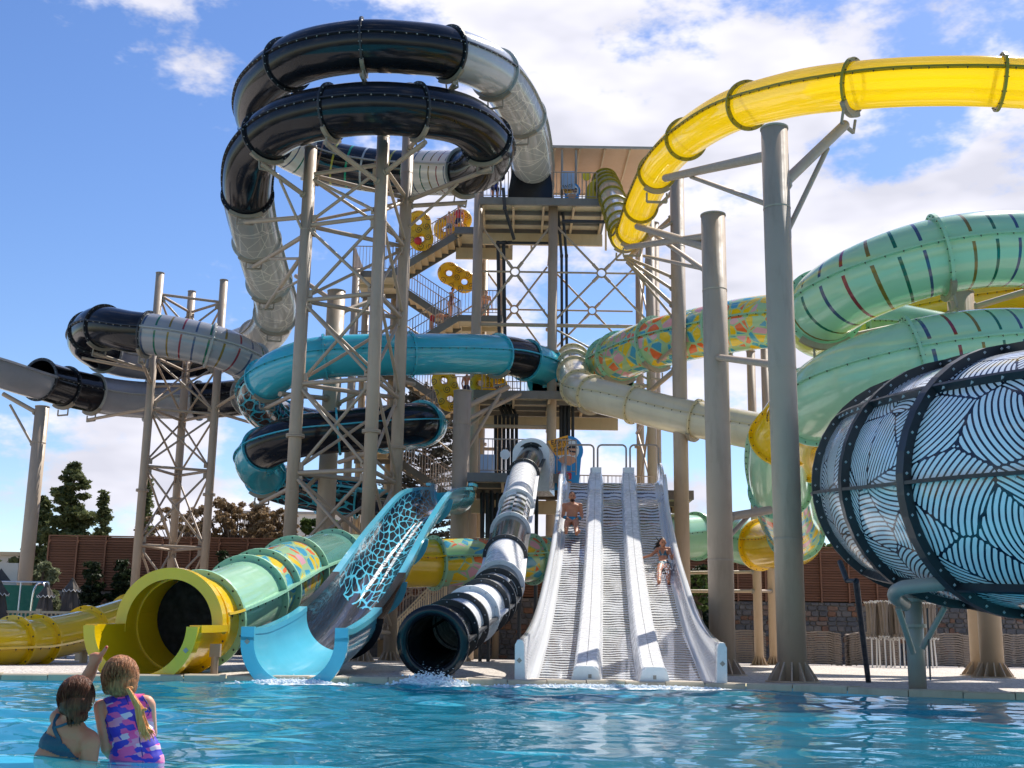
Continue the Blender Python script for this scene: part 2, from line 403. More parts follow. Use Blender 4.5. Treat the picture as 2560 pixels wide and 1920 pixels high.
def bowl_print(nm):
    """bundles of parallel curved bands woven over one another, pale on dark"""
    b = NB(nm); uv = b.uv(1, 10.2)
    v = b.vor(uv, 1.4, 'F1', .95, '2D'); e = b.vor(uv, 1.4, 'DISTANCE_TO_EDGE', .95, '2D').outputs['Distance']
    rc = b.xyz(v.outputs['Color'])
    ang = b.math('MULTIPLY', rc[0], 6.283); rad = b.math('ADD', b.math('MULTIPLY', b.math('MULTIPLY', rc[1], rc[1]), 2.2), .80)
    off = b.n('CombineXYZ'); b.put(off.inputs[0], b.math('MULTIPLY', b.math('COSINE', ang), rad)); b.put(off.inputs[1], b.math('MULTIPLY', b.math('SINE', ang), rad))
    pv = b.n('VectorMath', operation='SCALE'); b.put(pv.inputs[0], v.outputs['Position']); b.put(pv.inputs[3], 1.0)
    c0 = b.n('VectorMath', operation='ADD'); b.put(c0.inputs[0], pv.outputs[0]); b.put(c0.inputs[1], off.outputs[0])
    d = b.n('VectorMath', operation='DISTANCE'); b.put(d.inputs[0], uv); b.put(d.inputs[1], c0.outputs[0])
    w = b.math('FRACT', b.math('MULTIPLY', d.outputs['Value'], 15.5))
    tri = b.math('ABSOLUTE', b.math('SUBTRACT', w, .5))
    edge = b.mapr(e, .010, .03, .0, .325)
    m = b.math('LESS_THAN', tri, edge)
    n = b.noise(b.pos(), .7, 3).outputs[0]
    return b.done(b.pbr(b.mix(m, (.010, .014, .030), b.mix(n, (.78, .83, .86), (.85, .88, .90))), .16, 0, .2))
MAKE['bowl_print'] = bowl_print
def wavy_lane(nm):
    b = NB(nm); x = b.xyz(b.uv()); ph = b.math('MULTIPLY', x[0], 2.1)
    amp = b.math('MULTIPLY', b.math('SINE', ph), .05)
    wob = b.math('MULTIPLY', b.math('SINE', b.math('MULTIPLY', x[1], 12.0)), amp)
    n = b.noise(b.uv(1, 1), 1.8, 2).outputs[0]
    s = b.math('ADD', b.math('ADD', x[0], wob), b.math('MULTIPLY', n, .03))
    fr = b.math('ABSOLUTE', b.math('SUBTRACT', b.math('FRACT', b.math('MULTIPLY', s, 4.4)), .5))
    dt = b.noise(b.uv(6, 16), 2.2, 4, .7).outputs[0]; big = b.noise(b.uv(.5, 1.6), 1.3, 3, .6).outputs[0]
    m = b.math('GREATER_THAN', fr, b.math('ADD', b.mapr(dt, .40, .75, .20, .36), b.mapr(big, .46, .66, 0., .16)))
    edge = b.math('MULTIPLY', b.math('GREATER_THAN', x[1], .04), b.math('LESS_THAN', x[1], .61))
    m = b.math('MULTIPLY', m, edge)
    film = b.noise(b.uv(3, 9), 2.5, 6, .7)
    return b.done(b.pbr(b.mix(m, (.72, .735, .75), (.012, .014, .03)), .12, 0, .6, b.bump(film.outputs[0], .35, .03)))
MAKE['wavy_lane'] = wavy_lane
def wall_lines(nm):
    b = NB(nm); x = b.xyz(b.uv()); fr = b.math('ABSOLUTE', b.math('SUBTRACT', b.math('FRACT', b.math('MULTIPLY', x[0], 7.4)), .5))
    m = b.math('MULTIPLY', b.math('GREATER_THAN', fr, .33), b.math('LESS_THAN', b.math('ABSOLUTE', b.math('SUBTRACT', x[1], .5)), .27))
    return b.done(b.pbr(b.mix(b.math('MULTIPLY', m, .55), (.72, .735, .75), (.2, .2, .24)), .15, 0, .5))
MAKE['wall_lines'] = wall_lines
def wet_black(nm):
    b = NB(nm); uv = b.uv(.8, 9); n = b.noise(uv, 1.6, 7, .7); foam = b.mapr(b.noise(uv, 3.5, 8, .75).outputs[0], .60, .72)
    return b.done(b.pbr(b.mix(b.math('MULTIPLY', foam, .6), (.012, .016, .026), (.55, .6, .65)), .1, 0, .5, b.bump(n.outputs[0], .4, .03)))
MAKE['wet_black'] = wet_black
def checker_bw(nm):
    b = NB(nm); x = b.xyz(b.uv()); a = b.math('FLOOR', b.math('MULTIPLY', x[0], 3.2)); c = b.math('FLOOR', b.math('MULTIPLY', x[1], 8))
    m = b.math('GREATER_THAN', b.math('MODULO', b.math('ADD', b.math('ADD', a, c), 64), 2), .5)
    return b.done(b.pbr(b.mix(m, (.68, .69, .70), (.012, .013, .017)), .15, 0, .4))
MAKE['checker'] = checker_bw
def water_mat(nm):
    b = NB(nm); p = b.pos()
    mp = b.n('Mapping'); mp.inputs['Scale'].default_value = (1, 1.0, 1); b.put(mp.inputs[0], p)
    h = b.math('ADD', b.math('MULTIPLY', b.noise(mp.outputs[0], 3.0, 3, .5, .4).outputs[0], .6), b.math('MULTIPLY', b.noise(mp.outputs[0], 11, 2, .5, .3).outputs[0], .16))
    nrm = b.bump(h, .07, .10)
    fr = b.n('Fresnel'); b.put(fr.inputs[0], 1.33); b.put(fr.inputs['Normal'], nrm)
    t = b.n('BsdfTransparent'); b.put(t.inputs[0], (.50, .94, 1.0))
    g = b.n('BsdfGlossy'); b.put(g.inputs['Roughness'], .03); b.put(g.inputs['Normal'], nrm); b.put(g.inputs[0], (.93, .96, 1))
    df = b.n('BsdfDiffuse'); b.put(df.inputs[0], (.03, .39, .57))
    body = b.shmix(.26, t.outputs[0], df.outputs[0])
    return b.done(b.shmix(b.math('MULTIPLY', fr.outputs[0], .85), body, g.outputs[0]))
MAKE['water'] = water_mat
def pool_floor(nm):
    b = NB(nm); p = b.pos(); n = b.noise(p, .5, 4).outputs[0]
    br = b.n('TexBrick'); b.put(br.inputs['Vector'], p); b.put(br.inputs['Scale'], 4.0); br.offset = 0
    b.put(br.inputs['Color1'], (.24, .60, .70)); b.put(br.inputs['Color2'], (.27, .66, .76)); b.put(br.inputs['Mortar'], (.25, .6, .7)); b.put(br.inputs['Mortar Size'], .008)
    return b.done(b.pbr(b.mix(b.math('MULTIPLY', n, .4), br.outputs[0], (.14, .46, .62)), .5))
MAKE['pool_floor'] = pool_floor
def gravel(nm):
    b = NB(nm); p = b.pos(); v = b.vor(p, 16, 'F1', 1); v2 = b.vor(p, 34, 'F1', 1)
    n = b.noise(p, .45, 5).outputs[0]
    c = b.mix(b.xyz(v.outputs['Color'])[0], (.46, .40, .35), (.74, .69, .63)); c = b.mix(b.mapr(b.xyz(v2.outputs['Color'])[1], .75, .8), c, (.24, .21, .19))
    c = b.mix(b.math('MULTIPLY', b.mapr(n, .4, .7), .45), c, (.40, .34, .30))
    h = b.math('ADD', b.math('SUBTRACT', 1.0, v.outputs['Distance']), b.math('MULTIPLY', b.noise(p, 2.2, 4).outputs[0], 2.0))
    return b.done(b.pbr(c, .85, normal=b.bump(h, .9, .04)))
MAKE['gravel'] = gravel
def wood(nm, c0=(.20, .085, .045), c1=(.31, .145, .08)):
    b = NB(nm); mp = b.n('Mapping'); mp.inputs['Scale'].default_value = (.4, .4, 9); b.put(mp.inputs[0], b.pos())
    n = b.noise(mp.outputs[0], 3, 5, .6); oi = b.n('ObjectInfo')
    c = b.mix(n.outputs[0], c0, c1); c = b.mix(b.math('MULTIPLY', oi.outputs['Random'], .35), c, tuple(x * .62 for x in c0))
    return b.done(b.pbr(c, .7, normal=b.bump(n.outputs[0], .3, .01)))
MAKE['wood'] = wood
def stone(nm):
    b = NB(nm); p = b.pos(); oi = b.n('ObjectInfo'); n = b.noise(p, 6, 5, .65)
    c = b.ramp(oi.outputs['Random'], [(0, (.12, .115, .12)), (.35, (.19, .175, .17)), (.6, (.14, .14, .15)), (.78, (.26, .22, .19)), (.88, (.30, .15, .085)), (1, (.24, .13, .09))])
    c = b.mix(b.mapr(n.outputs[0], .3, .75), b.mix(1.0, c, (.6, .6, .6), 'MULTIPLY'), c)
    return b.done(b.pbr(c, .85, normal=b.bump(n.outputs[0], .7, .03)))
MAKE['stone'] = stone
def stone_far(nm):
    b = NB(nm); p = b.pos(); v = b.vor(p, 2.6, 'F1', .9); n = b.noise(p, 6, 5, .65)
    c = b.ramp(b.xyz(v.outputs['Color'])[0], [(0, (.12, .115, .12)), (.35, (.19, .175, .17)), (.6, (.14, .14, .15)), (.78, (.26, .22, .19)), (.88, (.30, .15, .085)), (1, (.24, .13, .09))])
    return b.done(b.pbr(b.mix(n.outputs[0], b.mix(1.0, c, (.6, .6, .6), 'MULTIPLY'), c), .85, normal=b.bump(n.outputs[0], .7, .03)))
MAKE['stone_rest'] = stone_far
plain('mortar', (.20, .185, .17), .9, .1, bump=.6)
def leafy(name, c0, c1, sub=.25):
    def f(nm):
        b = NB(nm); p = b.pos(); n = b.noise(p, 1.6, 5, .6).outputs[0]; w = b.noise(p, 9, 2).outputs[0]
        c = b.mix(b.mapr(b.math('ADD', b.math('MULTIPLY', n, .6), b.math('MULTIPLY', w, .4)), .35, .65), c0, c1)
        tr = b.n('BsdfTranslucent'); b.put(tr.inputs[0], c)
        return b.done(b.shmix(sub, b.pbr(c, .6, spec=.25), tr.outputs[0]))
    MAKE[name] = f
leafy('conifer', (.055, .075, .03), (.20, .22, .08), .3); leafy('dry_leaf', (.15, .10, .055), (.40, .28, .15), .3); leafy('green_leaf', (.05, .10, .03), (.16, .22, .06))
leafy('olive_leaf', (.14, .16, .09), (.30, .32, .18)); leafy('dark_leaf', (.012, .022, .012), (.04, .06, .022)); leafy('pine_leaf', (.03, .035, .025), (.10, .085, .06))
def skin(name, col):
    def f(nm):
        b = NB(nm); p = b.obj(); n = b.noise(p, 9, 4).outputs[0]; c = b.mix(n, tuple(x * .88 for x in col), tuple(x * 1.1 for x in col))
        return b.done(b.pbr(c, .5, spec=.3, normal=b.bump(b.noise(p, 120, 2).outputs[0], .12, .004), **{'Subsurface Weight': .12, 'Subsurface Radius': (.012, .005, .003)}))
    MAKE[name] = f
skin('skin_tan', (.52, .215, .115)); skin('skin_fair', (.68, .33, .20)); skin('skin_girl', (.62, .235, .125)); skin('skin_girl_pale', (.76, .34, .21)); skin('skin_lip', (.35, .10, .08))
def hair(name, c0, c1):
    def f(nm):
        b = NB(nm); mp = b.n('Mapping'); mp.inputs['Scale'].default_value = (55, 30, 4); b.put(mp.inputs[0], b.obj())
        n = b.noise(mp.outputs[0], 1.6, 4, .6, .5)
        return b.done(b.pbr(b.mix(b.mapr(n.outputs[0], .35, .68), c0, c1), .5, spec=.16, normal=b.bump(n.outputs[0], .9, .012)))
    MAKE[name] = f
hair('hair_brown', (.055, .016, .007), (.20, .066, .028)); hair('hair_fair', (.16, .055, .020), (.54, .225, .088)); hair('hair_blond', (.68, .23, .065), (1.0, .50, .18)); hair('hair_dark', (.012, .008, .007), (.04, .025, .02))
plain('swim_teal', (.006, .065, .10), .55, .1, scale=20)
plain('swim_blue', (.01, .20, .33), .6, .12, scale=14)
plain('bikini', (.05, .13, .16), .6, .15, scale=25)
plain('maroon', (.14, .012, .02), .6, .1); plain('red_shorts', (.5, .02, .03), .6, .1); plain('hoodie', (.015, .06, .36), .8, .1, bump=.3); plain('navy', (.02, .02, .06), .7, .2)
def print_suit(nm):
    b = NB(nm); p = b.obj(); mp = b.n('Mapping'); mp.inputs['Scale'].default_value = (22, 5, 40); mp.inputs['Rotation'].default_value = (0, .5, 0); b.put(mp.inputs[0], p)
    v = b.vor(mp.outputs[0], 1.0, 'F1', 1); v.distance = 'CHEBYCHEV'
    c = b.ramp(b.xyz(v.outputs['Color'])[0], [(0, (.045, .035, .46)), (.33, (.88, .09, .34)), (.66, (.82, .28, .46)), (.80, (.75, .55, .66)), (.88, (.10, .05, .5))], True)
    return b.done(b.pbr(c, .5))
MAKE['print_suit'] = print_suit
def leaf_shorts(nm):
    b = NB(nm); v = b.noise(b.obj(), 22, 2, .5, 1.0).outputs[0]
    return b.done(b.pbr(b.mix(b.math('GREATER_THAN', v, .5), (.01, .012, .04), (.5, .5, .55)), .7))
MAKE['leaf_shorts'] = leaf_shorts
def tube_yellow(nm):
    b = NB(nm); x = b.xyz(b.uv()); uv = b.uv(1, 1)
    v = b.vor(uv, 1.0, 'F1', .35, '2D'); d = v.outputs['Distance']; vp = b.n('VectorMath', operation='SUBTRACT'); b.put(vp.inputs[0], uv); b.put(vp.inputs[1], v.outputs['Position']); s = b.xyz(vp.outputs[0])
    a = b.math('ARCTAN2', s[1], s[0]); sp = b.math('ABSOLUTE', b.math('SUBTRACT', b.math('FRACT', b.math('ADD', b.math('MULTIPLY', d, 5.0), b.math('DIVIDE', a, 6.283))), .5))
    m = b.math('MULTIPLY', b.math('LESS_THAN', sp, .2), b.math('LESS_THAN', d, .36))
    tr = b.n('BsdfTranslucent'); b.put(tr.inputs[0], (.9, .6, .02))
    return b.done(b.shmix(.25, b.pbr(b.mix(m, (.80, .50, .01), (.02, .02, .015)), .25, 0, .3), tr.outputs[0]))
MAKE['raft_print'] = tube_yellow
def foam(nm):
    b = NB(nm); t = b.n('BsdfTransparent'); n = b.noise(b.pos(), 9, 6, .7).outputs[0]
    return b.done(b.shmix(b.mapr(n, .38, .6), t.outputs[0], b.pbr((.85, .88, .9), .5)))
MAKE['foam'] = foam
plain('droplet', (.85, .9, .93), .15, .02)
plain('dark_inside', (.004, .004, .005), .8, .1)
# ------------------------------------------------------------------ ground, pool
_ex, _ey = catmull([(-70, 16.6, 0), (-20, 16.8, 0), (-10, 17.1, 0), (-6.4, 17.8, 0), (-4, 18.5, 0), (0, 18.7, 0), (3.4, 18.7, 0), (4.6, 17.7, 0), (5.6, 16.5, 0), (7.5, 15.9, 0), (11, 15.9, 0), (20, 16.4, 0), (70, 17, 0)], 8)[0][:, :2].T
def edge_y(x): return float(np.interp(x, _ex, _ey))
def pool_and_ground():
    xs = np.concatenate([np.linspace(-60, -16, 12), np.linspace(-15, 15, 61), np.linspace(16, 60, 12)])
    # deck: from the pool edge back to the walls, then the land beyond
    rows = [np.array([(x, edge_y(x) + .32, .1) for x in xs])]
    for y in (22, 26, 32, 40, 52, 80, 160, 400, 1500): rows.append(np.array([(x * max(1, y / 45), y, .1) for x in xs]))
    tag(mk('ground', strip(rows), 'gravel', at=(0, 30, .1)), kind='structure')
    # coping stones along the edge, each a piece of its own
    cop = tag(mk('pool_edge', strip([np.array([(x, edge_y(x) + .30, .06) for x in xs]), np.array([(x, edge_y(x) + .05, .06) for x in xs]), np.array([(x, edge_y(x) + .05, -1.4) for x in xs])]), 'pool_floor', at=(0, 18, 0)), kind='structure')
    x = -15.0; k = 0
    while x < 15:
        w = .6; a = np.array([x + .006, edge_y(x + .006), 0]); c = np.array([x + w - .006, edge_y(x + w - .006), 0])
        d = c - a; n_ = nz([-d[1], d[0], 0]); z0, z1 = .02, .115 + .004 * ((k * 37) % 5 - 2)
        v = [a + [0, 0, z0], c + [0, 0, z0], c + n_ * .34 + [0, 0, z0], a + n_ * .34 + [0, 0, z0], a + [0, 0, z1 - .02], c + [0, 0, z1 - .02], a + n_ * .02 + [0, 0, z1], c + n_ * .02 + [0, 0, z1], c + n_ * .34 + [0, 0, z1], a + n_ * .34 + [0, 0, z1]]
        f = [(0, 1, 5, 4), (4, 5, 7, 6), (6, 7, 8, 9), (1, 2, 8, 7, 5), (3, 0, 4, 6, 9)]
        mk('coping_stone', (v, f), 'coping', cop); x += w; k += 1
    # pool basin and water
    tag(mk('pool_basin', ([(-60, -20, -1.25), (60, -20, -1.25), (60, 22, -1.25), (-60, 22, -1.25)], [(0, 1, 2, 3)]), 'pool_floor', at=(0, 5, -1.25)), kind='structure')
    # shallow step under the water by the bowl
    a = np.linspace(0, 1, 25); st = np.array([(7.2 + 9 * t, 13.2 + 2.6 * math.sin(t * 2.2) - 3.2 * t, -.12) for t in a]); st2 = np.array([(x_, edge_y(x_) + .1, -.12) for x_ in st[:, 0]]); lo = st.copy(); lo[:, 2] = -1.25
    tag(mk('pool_step', strip([lo, st, st2]), 'coping', at=(10, 14, -1.2)), kind='structure')
    ny, nx = 430, 520
    yy = 2.2 * (8.8 ** np.linspace(0, 1, ny)); yy = np.concatenate([[-18, -8, -3, 0, 1.2], yy]); ny = len(yy)
    uu = np.linspace(-1, 1, nx); Yg, U = np.meshgrid(yy, uu, indexing='ij'); X = U * (np.maximum(Yg, 0) * .60 + 3.0); X = np.where(np.abs(U) > .998, U * 60, X)
    Z = np.zeros_like(X); r = np.random.default_rng(5)
    for i in range(64):
        lam = .30 * (7.5 ** r.random()); th = r.normal(0.15, .7) + math.pi / 2; k = 2 * math.pi / lam; a = .0029 * lam ** .95 * (1.0 if lam > .5 else .8)
        Z += a * np.sin(k * (X * math.cos(th) + Yg * math.sin(th)) + r.random() * 7)
    Z *= 1.0 + .5 * np.sin(X * .7 + 1) * np.sin(Yg * .55)
    for (cx, cy, am) in ((-1.33, 18.2, .045), (-3.9, 18.3, .03), (1.9, 18.5, .035), (-4.6, 5.4, .004)):   # chop where the slides run out
        dd = np.hypot(X - cx, Yg - cy); Z += am * np.sin(dd * 9 - 1) * np.exp(-dd / 1.6)
    Z[:5] *= 0
    v = np.stack([X, Yg, Z], -1).reshape(-1, 3); idx = np.arange(ny * nx).reshape(ny, nx)
    f = np.stack([idx[:-1, :-1], idx[:-1, 1:], idx[1:, 1:], idx[1:, :-1]], -1).reshape(-1, 4)
    me = bpy.data.meshes.new('water'); me.vertices.add(len(v)); me.vertices.foreach_set('co', v.ravel()); me.loops.add(f.size); me.loops.foreach_set('vertex_index', f.ravel().astype(np.int32))
    me.polygons.add(len(f)); me.polygons.foreach_set('loop_start', np.arange(0, f.size, 4, dtype=np.int32)); me.polygons.foreach_set('use_smooth', np.ones(len(f), bool)); me.update(calc_edges=True); me.validate()
    me.materials.append(M('water')); o = bpy.data.objects.new('water', me); COL.objects.link(o); tag(o, kind='structure')
pool_and_ground()
def far_hills():
    r = np.random.default_rng(3); a = np.linspace(-1.25, 1.25, 160); rows = []
    for k, (d, h) in enumerate(((700, 0), (760, .35), (900, .8), (1050, 1.0), (1250, .55))):
        prof = 20 + 66 * np.exp(-((a - .275) / .07) ** 2) + 20 * np.exp(-((a - .5) / .16) ** 2) + sum(5 / (q + 1) * np.sin(a * (9 + 11 * q) + q * 2) for q in range(5))
        rows.append(np.stack([np.sin(a) * d, np.cos(a) * d, np.maximum(0, prof) * h], 1))
    tag(mk('mountain', strip(rows), 'hill_rock', smooth=True, at=(0, 900, 0)), kind='structure')
far_hills()

# ------------------------------------------------------------------ slides
def pyramid(c, d, r, h):
    s, u = basis(d); a = [c + r * s, c + r * u, c - r * s, c - r * u, c + h * np.asarray(d)]
    return np.array(a), [(0, 1, 4), (1, 2, 4), (2, 3, 4), (3, 0, 4)]
class Tube:
    """centre line of a slide: world points -> fine curve addressed by control-point index"""
    def __init__(s, pts, per=14):
        s.C, s.t = catmull(pts, per); s.T, s.S, s.N = frames(s.C); s.L = arclen(s.C)
    def at(s, i):
        f = lambda A: np.array([np.interp(i, s.t, A[:, k]) for k in range(3)])
        return f(s.C), nz(f(s.T)), nz(f(s.S)), nz(f(s.N))
    def span(s, a, b):
        m = (s.t > a + 1e-6) & (s.t < b - 1e-6); tt = np.concatenate([[a], s.t[m], [b]])
        fr = [s.at(i) for i in tt]; return tt, np.array([f[0] for f in fr]), np.array([f[2] for f in fr]), np.array([f[3] for f in fr]), np.interp(tt, s.t, s.L)
def ring_geo(c, T, S, N, r0, r1, w, a0=0., a1=2 * math.pi, n=40):
    full = a1 - a0 > 6.2; a = np.linspace(a0, a1, n + 1)[:n if full else n + 1]
    d = np.cos(a)[:, None] * S + np.sin(a)[:, None] * N
    rows = [c + d * r0 - T * w / 2, c + d * r1 - T * w / 2, c + d * r1 + T * w / 2, c + d * r0 + T * w / 2]
    v, f = strip([np.stack([q[i] for q in rows]) for i in range(len(a))], True)
    if full: m = len(a); f += [((m - 1) * 4 + k, (m - 1) * 4 + (k + 1) % 4, (k + 1) % 4, k) for k in range(4)]
    else: f += [(3, 2, 1, 0), tuple(len(v) - 4 + k for k in range(4))]
    return v, f
def slide(name, label, pts, r, secs, flange='black_flange', fw=.10, seams=(6, 174), extra=(), bolts='bolt', ftk=.07, brackets=(), hooks=True, th=(0, 360), at=None, nth=36, group=None, bolt_r=.022, seam_w=.075):
    """secs: (from, to, material[, flange material]) in control-point indices"""
    tb = Tube(pts); c0 = tb.C[-1]
    g = root(name, at if at is not None else (c0[0], c0[1], min(.1, c0[2])), label, 'water slide', group)
    tb.root = g; bl = []; rf = r if callable(r) else (lambda i, r=r: r)
    a0, a1 = R(th[0]), R(th[1]); full = th[1] - th[0] >= 360; fl = {}
    for s in secs:
        a, b, m = s[:3]; fm = s[3] if len(s) > 3 else flange
        fl.setdefault(round(a, 3), fm); fl[round(b, 3)] = fm
        tt, C, S, N, L = tb.span(a, b); ang = np.linspace(a0, a1, nth + 1); RR = [rf(i) for i in tt]
        rows = [c + rr * (np.cos(ang)[:, None] * sd + np.sin(ang)[:, None] * u) for c, sd, u, rr in zip(C, S, N, RR)]
        uv = np.array([(l, q / (2 * math.pi)) for l in L for q in ang])
        mk('tube_section', strip(rows), m, g, True, uv)
        for sa in seams:
            q = R(sa); pr = []
            for c, sd, u, rr in zip(C, S, N, RR):
                d = math.cos(q) * sd + math.sin(q) * u; p = -math.sin(q) * sd + math.cos(q) * u
                pr.append(np.stack([c + d * (rr - .01) - p * .022, c + d * (rr + seam_w) - p * .022, c + d * (rr + seam_w) + p * .022, c + d * (rr - .01) + p * .022]))
            so_ = mk('seam_flange', strip(pr, True), fm, g); bl = []
            for l in np.arange(L[0] + .15, L[-1] - .1, .32):
                i = np.interp(l, L, tt); rr = rf(i); c, T, sd, u = tb.at(i); d = math.cos(q) * sd + math.sin(q) * u; p = -math.sin(q) * sd + math.cos(q) * u; sg = -1 if math.cos(q) > 0 else 1
                bl.append(pyramid(c + d * (rr + seam_w * .6) + sg * p * .022, sg * p, bolt_r, .05))
            if bl: mk('bolts', J(bl), bolts, so_, kind='stuff')
    for e in extra: fl.setdefault(round(e if np.isscalar(e) else e[0], 3), flange if np.isscalar(e) else e[1])
    for i, fm in sorted(fl.items()):
        r = rf(i); c, T, S, N = tb.at(i); fo_ = mk('flange', ring_geo(c, T, S, N, r - .012, r + fw, ftk, a0, a1), fm, g); bl = []
        nb = max(10, int(2 * math.pi * r / .24)); step = (a1 - a0) / nb
        for k in range(nb):
            q = a0 + (k + .5) * step; d = math.cos(q) * S + math.sin(q) * N
            for sg in (-1, 1): bl.append(pyramid(c + d * (r + fw * .55) + sg * T * ftk / 2, sg * T, bolt_r, .035))
        mk('bolts', J(bl), bolts, fo_, kind='stuff')
    for i in brackets:
        r = rf(i); c, T, S, N = tb.at(i); sb_ = mk('saddle_bracket', ring_geo(c, T, S, N, r + fw * .35, r + fw + .06, ftk + .05, R(232), R(308), 14), 'bracket', g)
        if hooks:
            for sg in (-1, 1):
                b0 = c - N * (r + fw + .04) + S * sg * .28; mk('hanger', J([cyl(b0, b0 - N * .26, .03, None, 6), beam_geo(b0 - N * .26, b0 - N * .26 - S * sg * .28, .06, .06)]), 'bracket', sb_)
    return tb
def PP(l): return [P(*a) for a in l]

# black and grey spiral raft slide: platform -> double loop -> outer loop -> open end at the edge of the picture
loop_pts = PP([(1331, 462, 47.6), (1330, 405, 45.3), (1306, 292, 42), (1245, 192, 38.6), (1140, 138, 36.2), (1010, 119, 35.2), (875, 119, 35), (742, 150, 36), (655, 222, 38.4), (655, 312, 41),
    (760, 388, 42.8), (915, 424, 43), (1070, 432, 42.2), (1185, 425, 40.6), (1225, 370, 38.6), (1160, 302, 36.6), (1020, 275, 35.2), (870, 275, 35), (720, 308, 36), (640, 375, 37.6),
    (618, 455, 39), (630, 555, 41.3), (662, 672, 44.4), (690, 770, 47.6), (660, 838, 50.2), (560, 880, 52.6), (430, 905, 53.4), (300, 895, 52.6), (222, 858, 50), (245, 818, 47.4),
    (330, 830, 46.2), (450, 846, 46), (570, 878, 46.6), (650, 930, 48.4), (650, 980, 51.4), (560, 998, 53.4), (430, 1002, 53.8), (300, 995, 52.8), (180, 972, 50.8), (70, 940, 48.4), (-60, 900, 46), (-200, 880, 44)])
loop = slide('spiral_tube_slide', 'black and grey spiral tube slide winding round a tall truss tower', loop_pts, .83,
    [(0, 2.0, 'web_grey', 'dirty_grey_flange'), (2.0, 3.1, 'web_grey', 'dirty_grey_flange'), (3.1, 4.15, 'grey_gel'), (4.15, 5.75, 'black'), (5.75, 7.2, 'black'), (7.2, 9.0, 'black'), (9.0, 10.1, 'stripe_white', 'dirty_grey_flange'), (10.1, 11.75, 'stripe_black', 'dirty_grey_flange'), (11.75, 12.75, 'stripe_white', 'dirty_grey_flange'),
     (12.75, 14.3, 'black'), (14.3, 15.85, 'black'), (15.85, 17.25, 'black'), (17.25, 18.55, 'black'), (18.55, 20.35, 'black'), (20.35, 21.4, 'web_grey', 'dirty_grey_flange'), (21.4, 22.3, 'web_grey', 'dirty_grey_flange'), (22.3, 23.2, 'web_grey', 'dirty_grey_flange'), (23.2, 24.2, 'web_grey', 'dirty_grey_flange'), (24.2, 25.2, 'web_grey', 'dirty_grey_flange'),
     (25.2, 26.4, 'black'), (26.4, 27.4, 'lilac_grey', 'dirty_grey_flange'), (27.4, 28.6, 'black'), (28.6, 29.25, 'black'), (29.25, 30.35, 'black'), (30.35, 31.6, 'stripe_grey', 'dirty_grey_flange'), (31.6, 32.6, 'stripe_grey', 'dirty_grey_flange'), (32.6, 33.4, 'stripe_grey', 'dirty_grey_flange'), (33.4, 34.4, 'stripe_grey', 'dirty_grey_flange'),
     (34.4, 35.5, 'black'), (35.5, 36.5, 'lilac_grey', 'dirty_grey_flange'), (36.5, 37.55, 'lilac_grey', 'dirty_grey_flange'), (37.55, 38.15, 'black'), (38.15, 38.75, 'black')],
    brackets=(2.05, 3.1, 4.15, 5.75, 12.75, 14.3, 15.85, 17.25, 18.55, 20.35, 21.4, 22.3, 23.2, 29.25, 30.35, 32.6, 36.5, 37.55, 38.15), at=P(1331, 520, 47), bolts='bolt_light')
tb = Tube(loop_pts)                                                     # open trough where the slide leaves the picture
def trough(parent, tb, a, b, r, mat, a0, a1, name='trough_section', n=28, lip=.06, ext=0., lipmat=None):
    tt, C, S, N, L = tb.span(a, b); ang = np.linspace(R(a0), R(a1), n + 1); prof = [(r * math.cos(q), r * math.sin(q)) for q in ang]
    if ext: prof = [(prof[0][0], prof[0][1] + ext)] + prof + [(prof[-1][0], prof[-1][1] + ext)]
    prof = np.array(prof); rows = [c + prof[:, :1] * s + prof[:, 1:] * u for c, s, u in zip(C, S, N)]
    vv = np.concatenate([[0], np.cumsum(np.linalg.norm(np.diff(prof, axis=0), axis=1))]); uv = np.array([(l, q / vv[-1]) for l in L for q in vv])
    o = mk(name, strip(rows), mat, parent, True, uv)
    for k, e in enumerate((prof[0], prof[-1])):
        sg = -1 if e[0] < 0 else 1; pr = [(e[0] - sg * .01, e[1] - lip), (e[0] + sg * lip * 2.0, e[1] - lip), (e[0] + sg * lip * 2.0, e[1] + .02), (e[0] - sg * .01, e[1] + .02)]
        mk('rim', sweep(C, S, N, pr), lipmat or mat, parent)
    return o
trough(loop.root, tb, 38.75, 40.9, .84, 'lilac_grey', 175, 365)

# yellow see-through body slide sweeping over the picture from the top platform
ylw_pts = PP([(1512, 452, 46.8), (1524, 478, 45.8), (1545, 540, 43.2), (1562, 590, 40.4), (1580, 575, 37.6), (1612, 492, 34), (1672, 388, 29.8), (1800, 292, 25.6), (1960, 240, 23.2), (2120, 216, 21.8), (2300, 204, 21.2), (2500, 205, 20.8), (2700, 222, 20.8), (2900, 260, 21.4)])
ylw = slide('yellow_tube_slide', 'sunlit see-through yellow tube slide curving high above the pool deck', ylw_pts, .47,
    [(0.0, 1.0, 'clear'), (1.0, 2.0, 'clear'), (2.0, 3.0, 'clear'), (3.0, 4.0, 'yellow_glow'), (4.0, 4.75, 'yellow_glow'), (4.75, 5.6, 'yellow_glow'), (5.6, 6.4, 'yellow_glow'), (6.4, 7.45, 'yellow_glow'), (7.45, 9.08, 'yellow_glow'), (9.08, 11.0, 'yellow_glow'), (11.0, 13, 'yellow_glow')],
    flange='yellow_flange', fw=.085, ftk=.055, extra=(.35, .7, 1.35, 1.7, 2.35, 2.7), brackets=(3.0, 4.0, 5.6, 9.08), bolt_r=.018, seams=(8, 172), seam_w=.06, at=P(1512, 510, 46.8))

